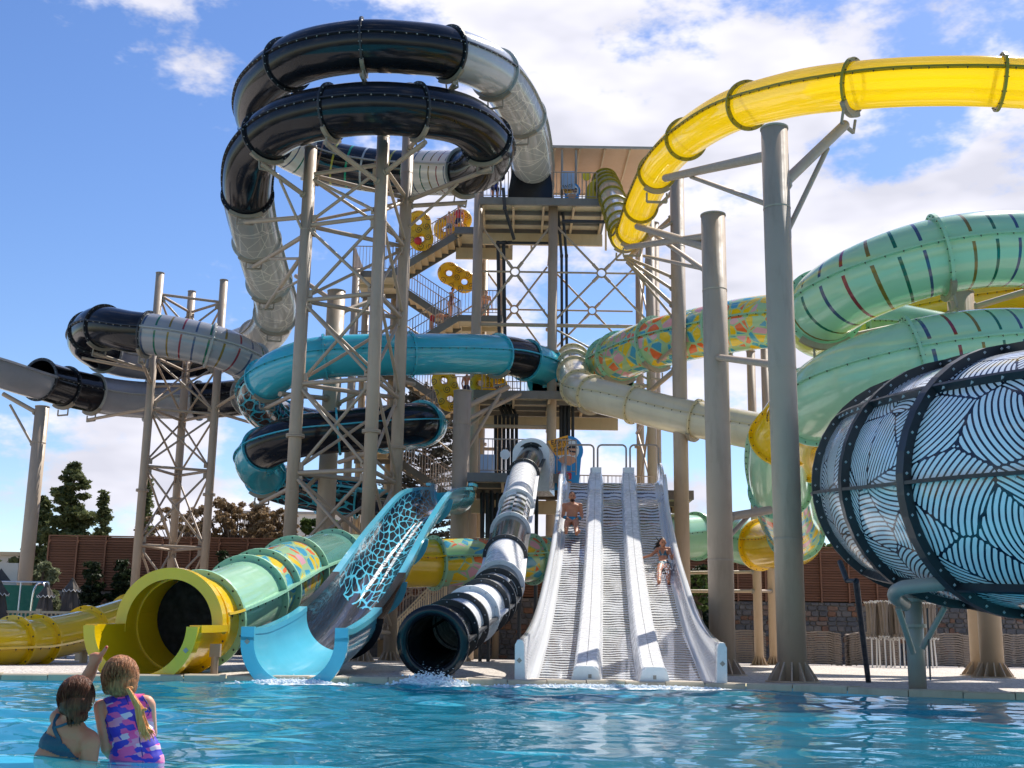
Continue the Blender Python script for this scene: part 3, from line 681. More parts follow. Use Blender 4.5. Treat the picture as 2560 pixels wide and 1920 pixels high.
# mosaic / mint raft slide: green entry box -> long run -> two loops on the right -> behind everything -> yellow mouth in the pool
mint_pts = PP([(1525, 905, 44.5), (1560, 888, 43), (1640, 858, 41.2), (1760, 830, 39.5), (1900, 806, 37.8), (2060, 800, 36.2), (2230, 800, 34.8), (2420, 768, 33.4), (2640, 735, 31.2), (2780, 700, 28.6), (2700, 650, 26.8),
    (2520, 622, 26.2), (2330, 645, 26.2), (2160, 705, 26.8), (2060, 770, 28.2), (2060, 815, 30.6), (2200, 830, 32.4), (2420, 870, 32.6), (2640, 900, 30.8), (2740, 890, 28.4), (2620, 870, 26.4),
    (2440, 872, 25.8), (2260, 905, 25.8), (2110, 960, 26.6), (2030, 1020, 28.4), (2010, 1062, 30.6), (2040, 1120, 33)])
mint = slide('mosaic_tube_slide', 'mint tube slide with coloured mosaic start and striped double bend', mint_pts, .875,
    [(0, .8, 'mosaic'), (.8, 2.0, 'mosaic'), (2.0, 3.3, 'mosaic'), (3.3, 4.4, 'mosaic'), (4.4, 5.75, 'mosaic'), (5.75, 6.3, 'mint_glow'), (6.3, 8.2, 'yellow', 'yellow'), (8.2, 10, 'stripe_mint'), (10, 11.9, 'stripe_mint'), (11.9, 14.0, 'stripe_mint'), (14.0, 15.3, 'mint_yellow'), (15.3, 17, 'mint_glow'), (17, 19.5, 'yellow'), (19.5, 21.85, 'stripe_mint'), (21.85, 23.9, 'mint'), (23.9, 26, 'yellow', 'yellow')],
    flange='mint_flange', fw=.12, extra=(), brackets=(.8, 2.0, 3.3, 11.9, 14.0), seams=(6, 174), at=P(1525, 960, 44.5))
run_pts = PP([(2330, 1040, 31.2), (2190, 1000, 30), (2040, 1010, 30.4), (1965, 1080, 31.4), (1945, 1180, 33.2), (1965, 1290, 36), (1990, 1350, 39), (1900, 1362, 42), (1780, 1340, 43.2), (1640, 1352, 41), (1480, 1385, 38.5), (1330, 1398, 37), (1180, 1404, 35.5), (1050, 1408, 34.6), (930, 1404, 33), (830, 1404, 29.6), (735, 1432, 26), (655, 1474, 23.5), (580, 1515, 21.8), (490, 1552, 20.4), (427, 1563, 19.5), (358, 1565, 18.5)])
run_r = lambda i: float(np.interp(i, [0, 7, 11, 17, 19, 21], [.82, .80, .68, .70, .73, .75]))
run = slide('mouth_tube_slide', 'mint and mosaic tube slide ending in a wide yellow mouth at the pool', run_pts, run_r,
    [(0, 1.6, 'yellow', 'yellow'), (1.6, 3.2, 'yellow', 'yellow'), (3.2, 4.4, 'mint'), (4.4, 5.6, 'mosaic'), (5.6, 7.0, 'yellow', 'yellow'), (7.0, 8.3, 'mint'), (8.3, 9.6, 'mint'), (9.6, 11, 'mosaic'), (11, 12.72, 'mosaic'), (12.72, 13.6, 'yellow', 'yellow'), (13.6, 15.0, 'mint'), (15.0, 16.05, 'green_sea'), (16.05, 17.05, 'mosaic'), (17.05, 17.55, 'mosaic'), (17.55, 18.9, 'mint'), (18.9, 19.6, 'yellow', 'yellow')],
    flange='mint_flange', fw=.11, seams=(12, 168), at=(-5.6, 19.6, .1), seam_w=.12)
def yellow_mouth():
    g = run.root; tb = Tube(run_pts); r = .745
    tt, C, S, N, L = tb.span(19.5, 20.0); ang = np.linspace(0, 2 * math.pi, 49)
    mk('mouth_hood', strip([c + r * (np.cos(ang)[:, None] * s + np.sin(ang)[:, None] * u) for c, s, u in zip(C, S, N)]), 'yellow', g, True)
    c, T, S1, N1 = tb.at(20.0); mk('mouth_rim', ring_geo(c, T, S1, N1, r - .02, r + .16, .16, R(-8), R(188), 40), 'yellow', g)
    trough(g, tb, 19.9, 21.0, r, 'yellow', 180, 360, 'run_out', lip=.09)
    c, T, S1, N1 = tb.at(21.0); mk('run_out_lip', ring_geo(c, T, S1, N1, r - .02, r + .16, .2, R(180), R(360), 36), 'yellow', g)
    # black curtain hung inside the tube
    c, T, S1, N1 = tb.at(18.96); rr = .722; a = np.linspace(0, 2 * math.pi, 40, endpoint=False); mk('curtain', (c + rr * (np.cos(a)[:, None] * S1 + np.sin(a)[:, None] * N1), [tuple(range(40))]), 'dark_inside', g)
    c, T, S1, N1 = tb.at(21.0); q = R(205); d = math.cos(q) * S1 + math.sin(q) * N1; b = c + d * (r + .07) + T * .106
    mk('maker_plate', box(b, (.06, .008, .06), axes=np.array([nz(S1 + N1), T, nz(N1 - S1)])), 'steel_grey', g)
    for i, sd in ((20.4, 1), (20.2, -1)):
        c, T, S1, N1 = tb.at(i); p = c + sd * S1 * (r + .10) - N1 * .45; mk('foot_post', J([cyl((p[0], p[1], .05), p, .06), box(p + np.array([0, 0, .08]), (.16, .1, .2))]), 'steel', g)
yellow_mouth()

# second yellow slide low at the left edge
y2_pts = PP([(560, 1475, 37), (450, 1500, 34.2), (335, 1535, 31.2), (215, 1574, 28.2), (92, 1602, 25.8), (30, 1607, 24.8), (-50, 1610, 24), (-160, 1612, 23.4)])
y2 = slide('low_yellow_slide', 'glossy yellow tube slide low beside the pool at the picture edge', y2_pts, .46,
    [(0, 1.2, 'yellow'), (1.2, 2.1, 'yellow'), (2.1, 3.0, 'yellow'), (3.0, 4.0, 'yellow'), (4.0, 5.0, 'yellow'), (5.0, 7, 'yellow')], flange='yellow', fw=.09, seams=(-8, 188), seam_w=.09, at=(-9, 25, .1))
for i in (3.0, 5.0):
    c, T, S, N = Tube(y2_pts).at(i); mk('foot_post', cyl((c[0], c[1], .05), c - np.array([0, 0, .42]), .09), 'steel_warm', y2.root)

# teal slide: mid platform -> two loops -> open flume with blue web pattern down to the pool
teal_pts = PP([(1362, 918, 46.2), (1330, 905, 45.4), (1270, 890, 44.4), (1170, 885, 43), (1040, 886, 41.9), (900, 888, 41.4), (780, 898, 41.2), (685, 935, 41.8), (642, 990, 43.6), (690, 1045, 46.2), (820, 1075, 47.4), (960, 1082, 46.9), (1050, 1072, 45), (1062, 1058, 43),
    (990, 1064, 41.7), (870, 1076, 41.2), (750, 1090, 41.2), (665, 1120, 42), (640, 1160, 43.8), (690, 1205, 46), (800, 1232, 47.2), (920, 1248, 47.4), (1040, 1258, 46.8)])
teal = slide('teal_spiral_slide', 'teal spiral slide with black bands running down an open flume to the pool', teal_pts, .75,
    [(0, 1.3, 'teal'), (1.3, 2.3, 'black'), (2.3, 4.1, 'teal'), (4.1, 5.7, 'teal'), (5.7, 7.3, 'teal'), (7.3, 9.2, 'teal_web'), (9.2, 11, 'teal_web'), (11, 13.2, 'teal'), (13.2, 15.2, 'black'), (15.2, 17.1, 'black'), (17.1, 18.6, 'teal'), (18.6, 20, 'teal_web'), (20, 20.8, 'teal_web')],
    flange='teal', fw=.09, seams=(7, 173), bolts='bolt', extra=((1.3, 'black_flange'), (2.3, 'black_flange'), (17.1, 'black_flange'), (13.2, 'teal')), brackets=(2.3, 7.3, 18.6), at=P(1362, 975, 46.2))
flume_pts = PP([(800, 1232, 47.2), (920, 1246, 47.4), (1035, 1250, 46.4), (1120, 1244, 43.8), (1138, 1236, 40.2), (1108, 1232, 36.8), (1064, 1246, 34), (1008, 1316, 30.4), (962, 1388, 27), (905, 1478, 24.2), (845, 1548, 21.9), (778, 1592, 19.8), (737, 1602, 18.5)])
def flume():
    g = teal.root; tb = Tube(flume_pts); r = .62
    def sec(a, b, mat, rim, ext=.16, outer=None):
        trough(g, tb, a, b, r, mat, 180, 360, 'flume_section', ext=ext, lip=.07, lipmat=rim)
        tt, C, S, N, L = tb.span(a, b); ang = np.linspace(R(180), R(360), 25)
        prof = [(-r - .05, .14)] + [((r + .05) * math.cos(q), (r + .05) * math.sin(q)) for q in ang] + [(r + .05, .14)]
        prof = np.array(prof); mk('flume_shell', strip([c + prof[:, :1] * s + prof[:, 1:] * u for c, s, u in zip(C, S, N)]), outer or rim, g, True)
    sec(.2, 2.2, 'sky_blue', 'sky_blue', .3, 'teal_web'); sec(2.2, 4.6, 'sky_blue', 'sky_blue', .3); sec(4.6, 6.0, 'blue_web', 'sky_blue', .16); sec(6.0, 7.4, 'blue_web', 'sky_blue'); sec(7.4, 8.7, 'blue_web', 'sky_blue'); sec(8.7, 9.9, 'wet_black', 'black'); sec(9.9, 12, 'sky_blue', 'sky_blue')
    for i in (6.0, 7.4, 8.7, 9.9):
        c, T, S, N = tb.at(i); mk('flange', ring_geo(c, T, S, N, r + .05, r + .17, .07, R(182), R(358), 30), 'sky_blue' if i < 9.9 else 'black', g)
    c, T, S, N = tb.at(12); mk('run_out_lip', ring_geo(c, T, S, N, r - .01, r + .19, .1, R(176), R(364), 36), 'sky_blue', g)
    for sg in (-1, 1): mk('run_out_lip', box(c + S * sg * (r + .09) + N * .1, (.2, .1, .2), axes=np.array([S, T, N])), 'sky_blue', g)
    b = c + S * (r + .09) + T * .052 + N * -.02; mk('maker_plate', box(b, (.06, .008, .06), axes=np.array([nz(S + N), T, nz(N - S)])), 'steel_grey', g)
    for i, h in ((11.4, .3), (9.4, .3)):
        c, T, S, N = tb.at(i); p = c + S * (r + .12) - N * .35; mk('foot_post', J([cyl((p[0], p[1], .05), p - [0, 0, .05], .07), box(p, (.14, .1, .25))]), 'steel', g)
    # jet of water running down the flume
    for x0, a, b in ((.04, 5.1, 8.2), (-.12, 5.3, 7.2), (.16, 6.2, 8.6)):
        tt, C, S, N, L = tb.span(a, b); rows = []; m = len(C) - 1
        for k, (c, s, u) in enumerate(zip(C, S, N)):
            w = (.015 + .05 * k / m) * (1 - (k / m) ** 4); xx = x0 * (1 + .8 * k / m); rows.append(np.stack([c - u * (math.sqrt(r * r - (xx + x) ** 2) - .012) + s * (xx + x) for x in (-w, 0, w)]))
        tag(mk('running_water', strip(rows), 'foam', g, True), kind='stuff')
flume()
for (px, yy, za, ra) in ((955, 20.6, 1.2, .09), (1040, 22.5, 1.6, .13), (848, 24.5, 1.5, .1)):
    pass

# straight black and white tube slide with an open mouth at the pool
bw_pts = PP([(1332, 1138, 39.8), (1322, 1156, 38.8), (1309, 1186, 37.2), (1297, 1245, 34.2), (1281, 1308, 31), (1267, 1370, 28), (1256, 1430, 25.6), (1238, 1488, 23.2), (1196, 1524, 21.6), (1140, 1564, 20.1), (1080, 1607, 18.6)])
bw = slide('striped_body_slide', 'black and white body tube slide dropping straight to the pool', bw_pts, .42,
    [(0.3, 2.0, 'black'), (2.0, 3.35, 'white_gel', 'white_paint'), (3.35, 4.35, 'checker', 'white_paint'), (4.35, 5.35, 'black'), (5.35, 6.55, 'white_gel', 'white_paint'), (6.55, 6.95, 'black'), (6.95, 7.4, 'checker', 'black_flange'), (7.4, 7.8, 'lilac_grey', 'black_flange'), (7.8, 8.35, 'white_gel', 'white_paint'), (8.35, 8.85, 'white_gel', 'black_flange'), (8.85, 9.35, 'white_gel', 'black_flange'), (9.35, 9.95, 'black')],
    fw=.09, ftk=.05, seams=(-5, 185), seam_w=.07, bolt_r=.016, bolts='bolt_light', at=(-1.0, 19.3, .1))
def bw_mouth():
    tb = Tube(bw_pts); g = bw.root; c, T, S, N = tb.at(9.95); mk('mouth_rim', ring_geo(c, T, S, N, .40, .56, .12), 'black', g, True)
    tt, C, S_, N_, L = tb.span(9.0, 10.0); ang = np.linspace(0, 2 * math.pi, 37)
    mk('mouth_liner', strip([c_ + .405 * (np.cos(ang)[:, None] * s + np.sin(ang)[:, None] * u) for c_, s, u in zip(C, S_, N_)]), 'black', g, True)
    for i in (7.9, 9.3):
        c, T, S, N = tb.at(i); p = c + S * .5 - N * .15; mk('foot_post', J([cyl((p[0], p[1], .05), p - [0, 0, .1], .055), box(p - [0, 0, .02], (.2, .06, .22))]), 'steel', g)
    c, T, S, N = tb.at(.3); yaw = math.atan2(T[1], T[0]) - math.pi / 2
    a = np.linspace(0, math.pi, 21); pr = [(-.62, -1.15)] + [(-.62 * math.cos(q), .12 + .50 * math.sin(q)) for q in a] + [(.62, -1.15)]
    Th = nz([T[0], T[1], 0]); Sh = np.array([Th[1], -Th[0], 0]); U = np.array([0, 0, 1.0])
    mk('entry_box', sweep([c + Th * .15, c - Th * 1.3], [Sh, Sh], [U, U], pr), 'white_gel', g)
bw_mouth()

# cream tube slide from the mid platform
cream_pts = PP([(1432, 900, 46.6), (1436, 930, 44.8), (1442, 965, 42.6), (1480, 985, 41), (1580, 1010, 40), (1700, 1040, 39), (1840, 1068, 38), (1960, 1092, 37.2), (2060, 1120, 36.8)])
cream = slide('cream_tube_slide', 'cream tube slide running out from the middle platform behind the columns', cream_pts, .60,
    [(0, 1.1, 'clear'), (1.1, 2.2, 'cream'), (2.2, 3.0, 'cream'), (3.0, 4.05, 'cream'), (4.05, 5.3, 'cream'), (5.3, 8, 'cream')], flange='cream_flange', fw=.09, seams=(12, 168), extra=(.5,), brackets=(3.0, 5.3), hooks=False, at=P(1432, 980, 46.6), seam_w=.03)

# giant patterned tube on the right
giant_pts = PP([(2980, 1178, 13.2), (2760, 1190, 13.9), (2560, 1200, 14.9), (2420, 1206, 16.3), (2330, 1210, 18), (2290, 1214, 20), (2300, 1218, 22.5)])
giant = slide('patterned_giant_tube', 'huge tube with pale woven line pattern between black ribs', giant_pts, 1.60,
    [(0, .9, 'bowl_print'), (.9, 2.05, 'bowl_print'), (2.05, 3.1, 'bowl_print'), (3.1, 4.3, 'bowl_print'), (4.3, 6, 'bowl_print')], flange='black_flange', fw=.12, ftk=.16, seams=(-4, 40, 80, 100, 140, 184, -55, 235, 270), seam_w=.11, bolts='bolt_light', at=(6.4, 16, .1), nth=64)
# ------------------------------------------------------------------ supports
def xy_at(px, py, Y): p = P(px, py, Y); return p[0], p[1]
def z_at(px, py, Y): return P(px, py, Y)[2]
def column_part(g, x, y, z1, r, mat='steel_col', z0=.1, fins=True, cap=True, collar=(), n=24, hfin=.34):
    o = mk('column', cyl((x, y, z0), (x, y, z1), r, None, n), mat, g); sm = np.ones(len(o.data.polygons), bool); sm[-2:] = False; o.data.polygons.foreach_set('use_smooth', sm)
    if z1 - z0 > 4 and r > .2:
        for zc in np.arange(z0 + 2.3, z1 - .5, 2.9): mk('weld_seam', cyl((x, y, zc), (x, y, zc + .03), r + .005, None, n, False), mat, g, True)
    if cap: mk('cap', cyl((x, y, z1 + .002), (x, y, z1 + .035), r + .015, None, n), mat, g)
    for zc in collar: mk('collar', J([cyl((x, y, zc - .05), (x, y, zc - .005), r + .09, None, n), cyl((x, y, zc + .005), (x, y, zc + .05), r + .09, None, n)]), mat, g)
    if fins:
        k = 12; bp_ = mk('base_plate', cyl((x, y, z0 - .02), (x, y, z0 + .03), r * 1.5 + .09, None, n), mat, g)
        for i in range(k):
            a = 2 * math.pi * (i + .5) / k; d = np.array([math.cos(a), math.sin(a), 0]); s = np.array([-d[1], d[0], 0]) * .014; b = np.array([x, y, z0])
            pr = [d * (r - .01), d * (r * 1.5 + .05), d * (r * 1.5 + .05) + [0, 0, .05], d * (r - .01) + [0, 0, hfin]]
            mk('gusset', ([b + q - s for q in pr] + [b + q + s for q in pr], [(3, 2, 1, 0), (4, 5, 6, 7), (0, 1, 5, 4), (1, 2, 6, 5), (2, 3, 7, 6), (3, 0, 4, 7)]), mat, bp_)
    return o
def arm(g, p, q, r, bracket=True, mat='steel'):
    bar(g, p, q, r, mat, 'arm', 14)
    if bracket:
        d = nz(np.asarray(q) - p); mk('end_plate', cyl(np.asarray(p) - d * .02, np.asarray(p) + d * .06, r * 1.6, None, 10), 'bracket', g)
def column(px, py, Y, top, r, label, arms=(), base=True, mat='steel_col', name='support_column', collar=(), group='columns carrying the slides', fins=True):
    x, y = xy_at(px, py, Y); g = root(name, (x, y, .1), label, 'column', group); g['kind'] = 'thing'; z1 = z_at(px, top, Y)
    column_part(g, x, y, z1, r, mat, fins=fins, collar=collar)
    for a in arms:
        (apx, apy), q, rr = a[0], np.asarray(a[1], float), a[2]; z = z_at(apx, apy, Y); d = q - np.array([x, y, z]); d[2] = 0; p = np.array([x, y, z]) + nz(d) * r * .95
        arm(g, p, q, rr, mat=a[3] if len(a) > 3 else 'steel')
    return g
def tri_tower(name, label, cols, z1s, r, levels, group=None, br=.055, hr=.075, collars=()):
    c = np.array(cols); g = root(name, (*c.mean(0), .1), label, 'truss tower', group)
    for (x, y), z in zip(cols, z1s): column_part(g, x, y, z, r, fins=True, collar=collars, n=20, hfin=.32)
    for i, j in ((0, 1), (1, 2), (2, 0)):
        d = nz(np.array([*(c[j] - c[i]), 0])) * r
        for k, z in enumerate(levels):
            a, b = np.array([*c[i], z]) + d * .9, np.array([*c[j], z]) - d * .9; bar(g, a, b, hr, 'steel', 'strut')
            if k + 1 < len(levels):
                z2 = levels[k + 1]; off = np.array([-d[1], d[0], 0]) * .28; dz = .22
                e = [np.array([*c[i], z + dz]) + d, np.array([*c[j], z2 - dz]) - d, np.array([*c[j], z + dz]) - d, np.array([*c[i], z2 - dz]) + d]
                bar(g, e[0] + off, e[1] + off, br); bar(g, e[2] - off, e[3] - off, br)
                for q in e: inst('gusset_plate', gus, g, q, Vector((0, 1, 0)).rotation_difference(Vector(np.array([-d[1], d[0], 0]))))
    return g
gus = mesh_of('gusset_plate', *box((0, 0, 0), (.26, .03, .24)), 'steel')
tA, tB, tC = xy_at(754, 800, 37.9), xy_at(940, 800, 36.9), xy_at(1004, 800, 39.9)
loop_tower = tri_tower('truss_tower', 'tall three legged truss tower carrying the black spiral loops', [tA, tB, tC], [z_at(776, 372, 37.9), z_at(958, 215, 36.9), z_at(1022, 215, 39.9)], .21,
    [1.0, 3.2, 5.9, 8.8, 11.6, 14.2, 16.0], collars=(7.1,))
def to_tube(g, col, z, tb, i, r=.085, drop=.0, mat='steel', diag=None):
    c, T, S, N = tb.at(i); R_ = tb.rad; q = c - N * (R_ + .32); p = np.array([*col, z if z is not None else q[2] - drop]); d = q - p; d[2] = 0; p = p + nz(d) * .2
    arm(g, p, q + nz(q - p) * .25, r, mat=mat)
    if diag: bar(g, p - np.array([0, 0, diag]), p * .35 + q * .65 - np.array([0, 0, r]), r * .6, mat)
loop.rad = .83; ylw.rad = .47; mint.rad = .875; teal.rad = .75; run.rad = .86; cream.rad = .6
for col, i, dr, dg in ((tA, 18.55, .5, 1.2), (tB, 17.25, .5, 0), (tB, 15.85, .35, 0), (tC, 14.3, .35, 1.0), (tA, 20.35, .3, 0), (tA, 21.4, .2, .8), (tA, 22.3, .1, .9), (tC, 12.75, .6, 0), (tB, 5.75, .6, 0), (tC, 4.15, .6, 0), (tA, 9.0, .6, 0), (tC, 11.75, .5, 0)):
    to_tube(loop_tower, col, None, loop, i, .08, dr, diag=dg or None)
for col, i in ((tA, 7.3), (tA, 18.6), (tC, 4.1), (tB, 15.2)): to_tube(loop_tower, col, None, teal, i, .075, .3)
L1, L2, L3 = xy_at(386, 860, 48.6), xy_at(470, 860, 51.4), xy_at(549, 860, 49.7)
left_tower = tri_tower('truss_tower', 'slender three legged truss tower under the outer grey loop', [L1, L3, L2], [z_at(398, 684, 48.6), z_at(560, 702, 49.7), z_at(476, 730, 51.4)], .17,
    [1.2, 4.4, 7.6, 10.0, 12.2, 14.9], br=.045, hr=.06, collars=(6.6,))
for col, i, dr in ((L1, 30.35, .3), (L1, 29.25, .3), (L3, 32.6, .3), (L2, 26.4, .3), (L1, 28.6, .4), (L1, 37.55, .1), (L1, 36.5, .1), (L3, 34.4, .1), (L3, 24.2, .2)): to_tube(left_tower, col, None, loop, i, .065, dr)
column(106, 1018, 47, 1018, .27, 'tan column at the picture edge under the open grey trough', [((100, 1030), P(8, 985, 47.2), .09), ((95, 1112), P(25, 1012, 47.1), .05)])
column(838, 800, 44, 730, .34, 'stout column standing inside the teal spiral', [((838, 745), P(740, 690, 46.5), .09), ((838, 775), P(960, 740, 46), .09), ((838, 1000), P(700, 985, 41), .09), ((838, 1010), P(960, 950, 43), .08), ((838, 1190), P(760, 1225, 43.6), .08)])
column(1156, 1000, 41.5, 980, .31, 'short stout column in front of the tower carrying the teal slide', [((1160, 1012), P(1270, 968, 43.8), .1), ((1160, 1125), P(1250, 985, 43.2), .06), ((1160, 1070), P(1245, 1000, 44.4), .06), ((1160, 1045), P(1300, 985, 44.6), .08)])
column(1783, 560, 25, 541, .265, 'tan column nearest the white racing slide', [((1783, 612), P(1594, 566, 34.5), .10), ((1783, 580), P(1566, 618, 37), .09), ((1783, 680), P(1640, 590, 33), .06), ((1783, 668), P(1610, 640, 36), .05), ((1783, 1290), P(1925, 1275, 26), .09), ((1783, 1345), P(1890, 1270, 26), .05)])
column(1936, 340, 20, 325, .235, 'tallest front column under the see-through yellow tube', [((1936, 375), P(1664, 445, 29.6), .10), ((1936, 505), P(1728, 442, 27), .05), ((1936, 452), P(2112, 312, 21.8), .10), ((1936, 585), P(2068, 372, 21.3), .05), ((1936, 905), P(1792, 893, 24.9), .07)])
fan = [P(1562, 640, 40)] * 1
column(1692, 460, 39, 445, .245, 'far column with a fan of braces under the yellow drop', [((1692, 480), P(1600, 560, 40), .06), ((1692, 540), P(1575, 640, 40.2), .07), ((1692, 690), P(1560, 640, 40.2), .055), ((1692, 720), P(1562, 645, 40.2), .055), ((1692, 760), P(1568, 655, 40.2), .07), ((1692, 790), P(1572, 660, 40.2), .045), ((1692, 560), P(1620, 590, 38.5), .05), ((1692, 920), P(1610, 990, 41), .09), ((1692, 860), P(1645, 905, 40.6), .06)])
for k, (px, Y, top, lb) in enumerate(((1880, 44, 880, 'thin pale column behind the tallest front column'), (1915, 46, 860, 'thin pale column furthest back under the mosaic tube'))):
    column(px, 1000, Y, top, .16, lb, mat='steel_warm', group='thin rear columns', arms=[((px, 1430), P(1700, 1432, 43.6), .06, 'steel_warm'), ((px, 1478), P(1690, 1478, 43.6), .06, 'steel_warm')] if k == 0 else [((px, 1478), P(1890, 1478, 44), .06, 'steel_warm')])
column(2402, 760, 29.5, 735, .33, 'thick pale column behind the patterned tube', [((2402, 790), P(2105, 845, 29), .08), ((2402, 770), P(2560, 730, 29), .08)], mat='steel_warm')
column(2470, 1500, 27, 900, .25, 'second thick pale column beside the one behind the patterned tube', mat='steel_warm')
column(1640, 1100, 47, 560, .21, 'tower corner column at the yellow slide start', fins=False)
def giant_support():
    x, y = xy_at(2288, 1600, 16.95); g = root('bent_pipe_stand', (x, y, .05), 'grey post with bent pipe arm and struts under the patterned tube', 'support stand')
    column_part(g, x, y, z_at(2288, 1470, 16.95), .12, 'steel_grey', .02, fins=False)
    C, _ = catmull(PP([(2262, 1512, 16.4), (2236, 1490, 15.9), (2250, 1472, 15.4), (2300, 1464, 15.2), (2420, 1454, 14.9), (2600, 1440, 14.5), (2800, 1420, 14.2)]), 10); T, S, N = frames(C); a = np.linspace(0, 2 * math.pi, 14, endpoint=False)
    mk('pipe_arm', sweep(C, S, N, np.stack([np.cos(a), np.sin(a)], 1) * .09), 'steel_grey', g, True)
    for p, q in (((2245, 1520, 15.9), (2282, 1632, 16.3)), ((2362, 1518, 16.0), (2306, 1620, 16.3)), ((2600, 1490, 14.6), (2480, 1470, 15.6))): bar(g, P(*p), P(*q), .04, 'steel_grey', 'strut')
    for dz in (-.05, .3): mk('clamp', cyl((x, y, z_at(2288, 1500, 16.3) - dz - .05), (x, y, z_at(2288, 1500, 16.3) - dz), .16, None, 20), 'steel_grey', g)
    mk('cable', J([cyl(P(2318, 1520, 16.2), P(2326, 1700, 16.2), .012, None, 6)]), 'pipe', g)
    p, q = P(2140, 1452, 17.2), G(2172, 1712, .06); tag(mk('drain_pole', J([cyl(q, p, .045), cyl(p, P(2118, 1452, 17.4), .03), cyl(P(2118, 1452, 17.4), P(2100, 1405, 17.8), .04)]), 'pipe', at=q), 'thin dark leaning pole under the patterned tube', 'pole')
giant_support()

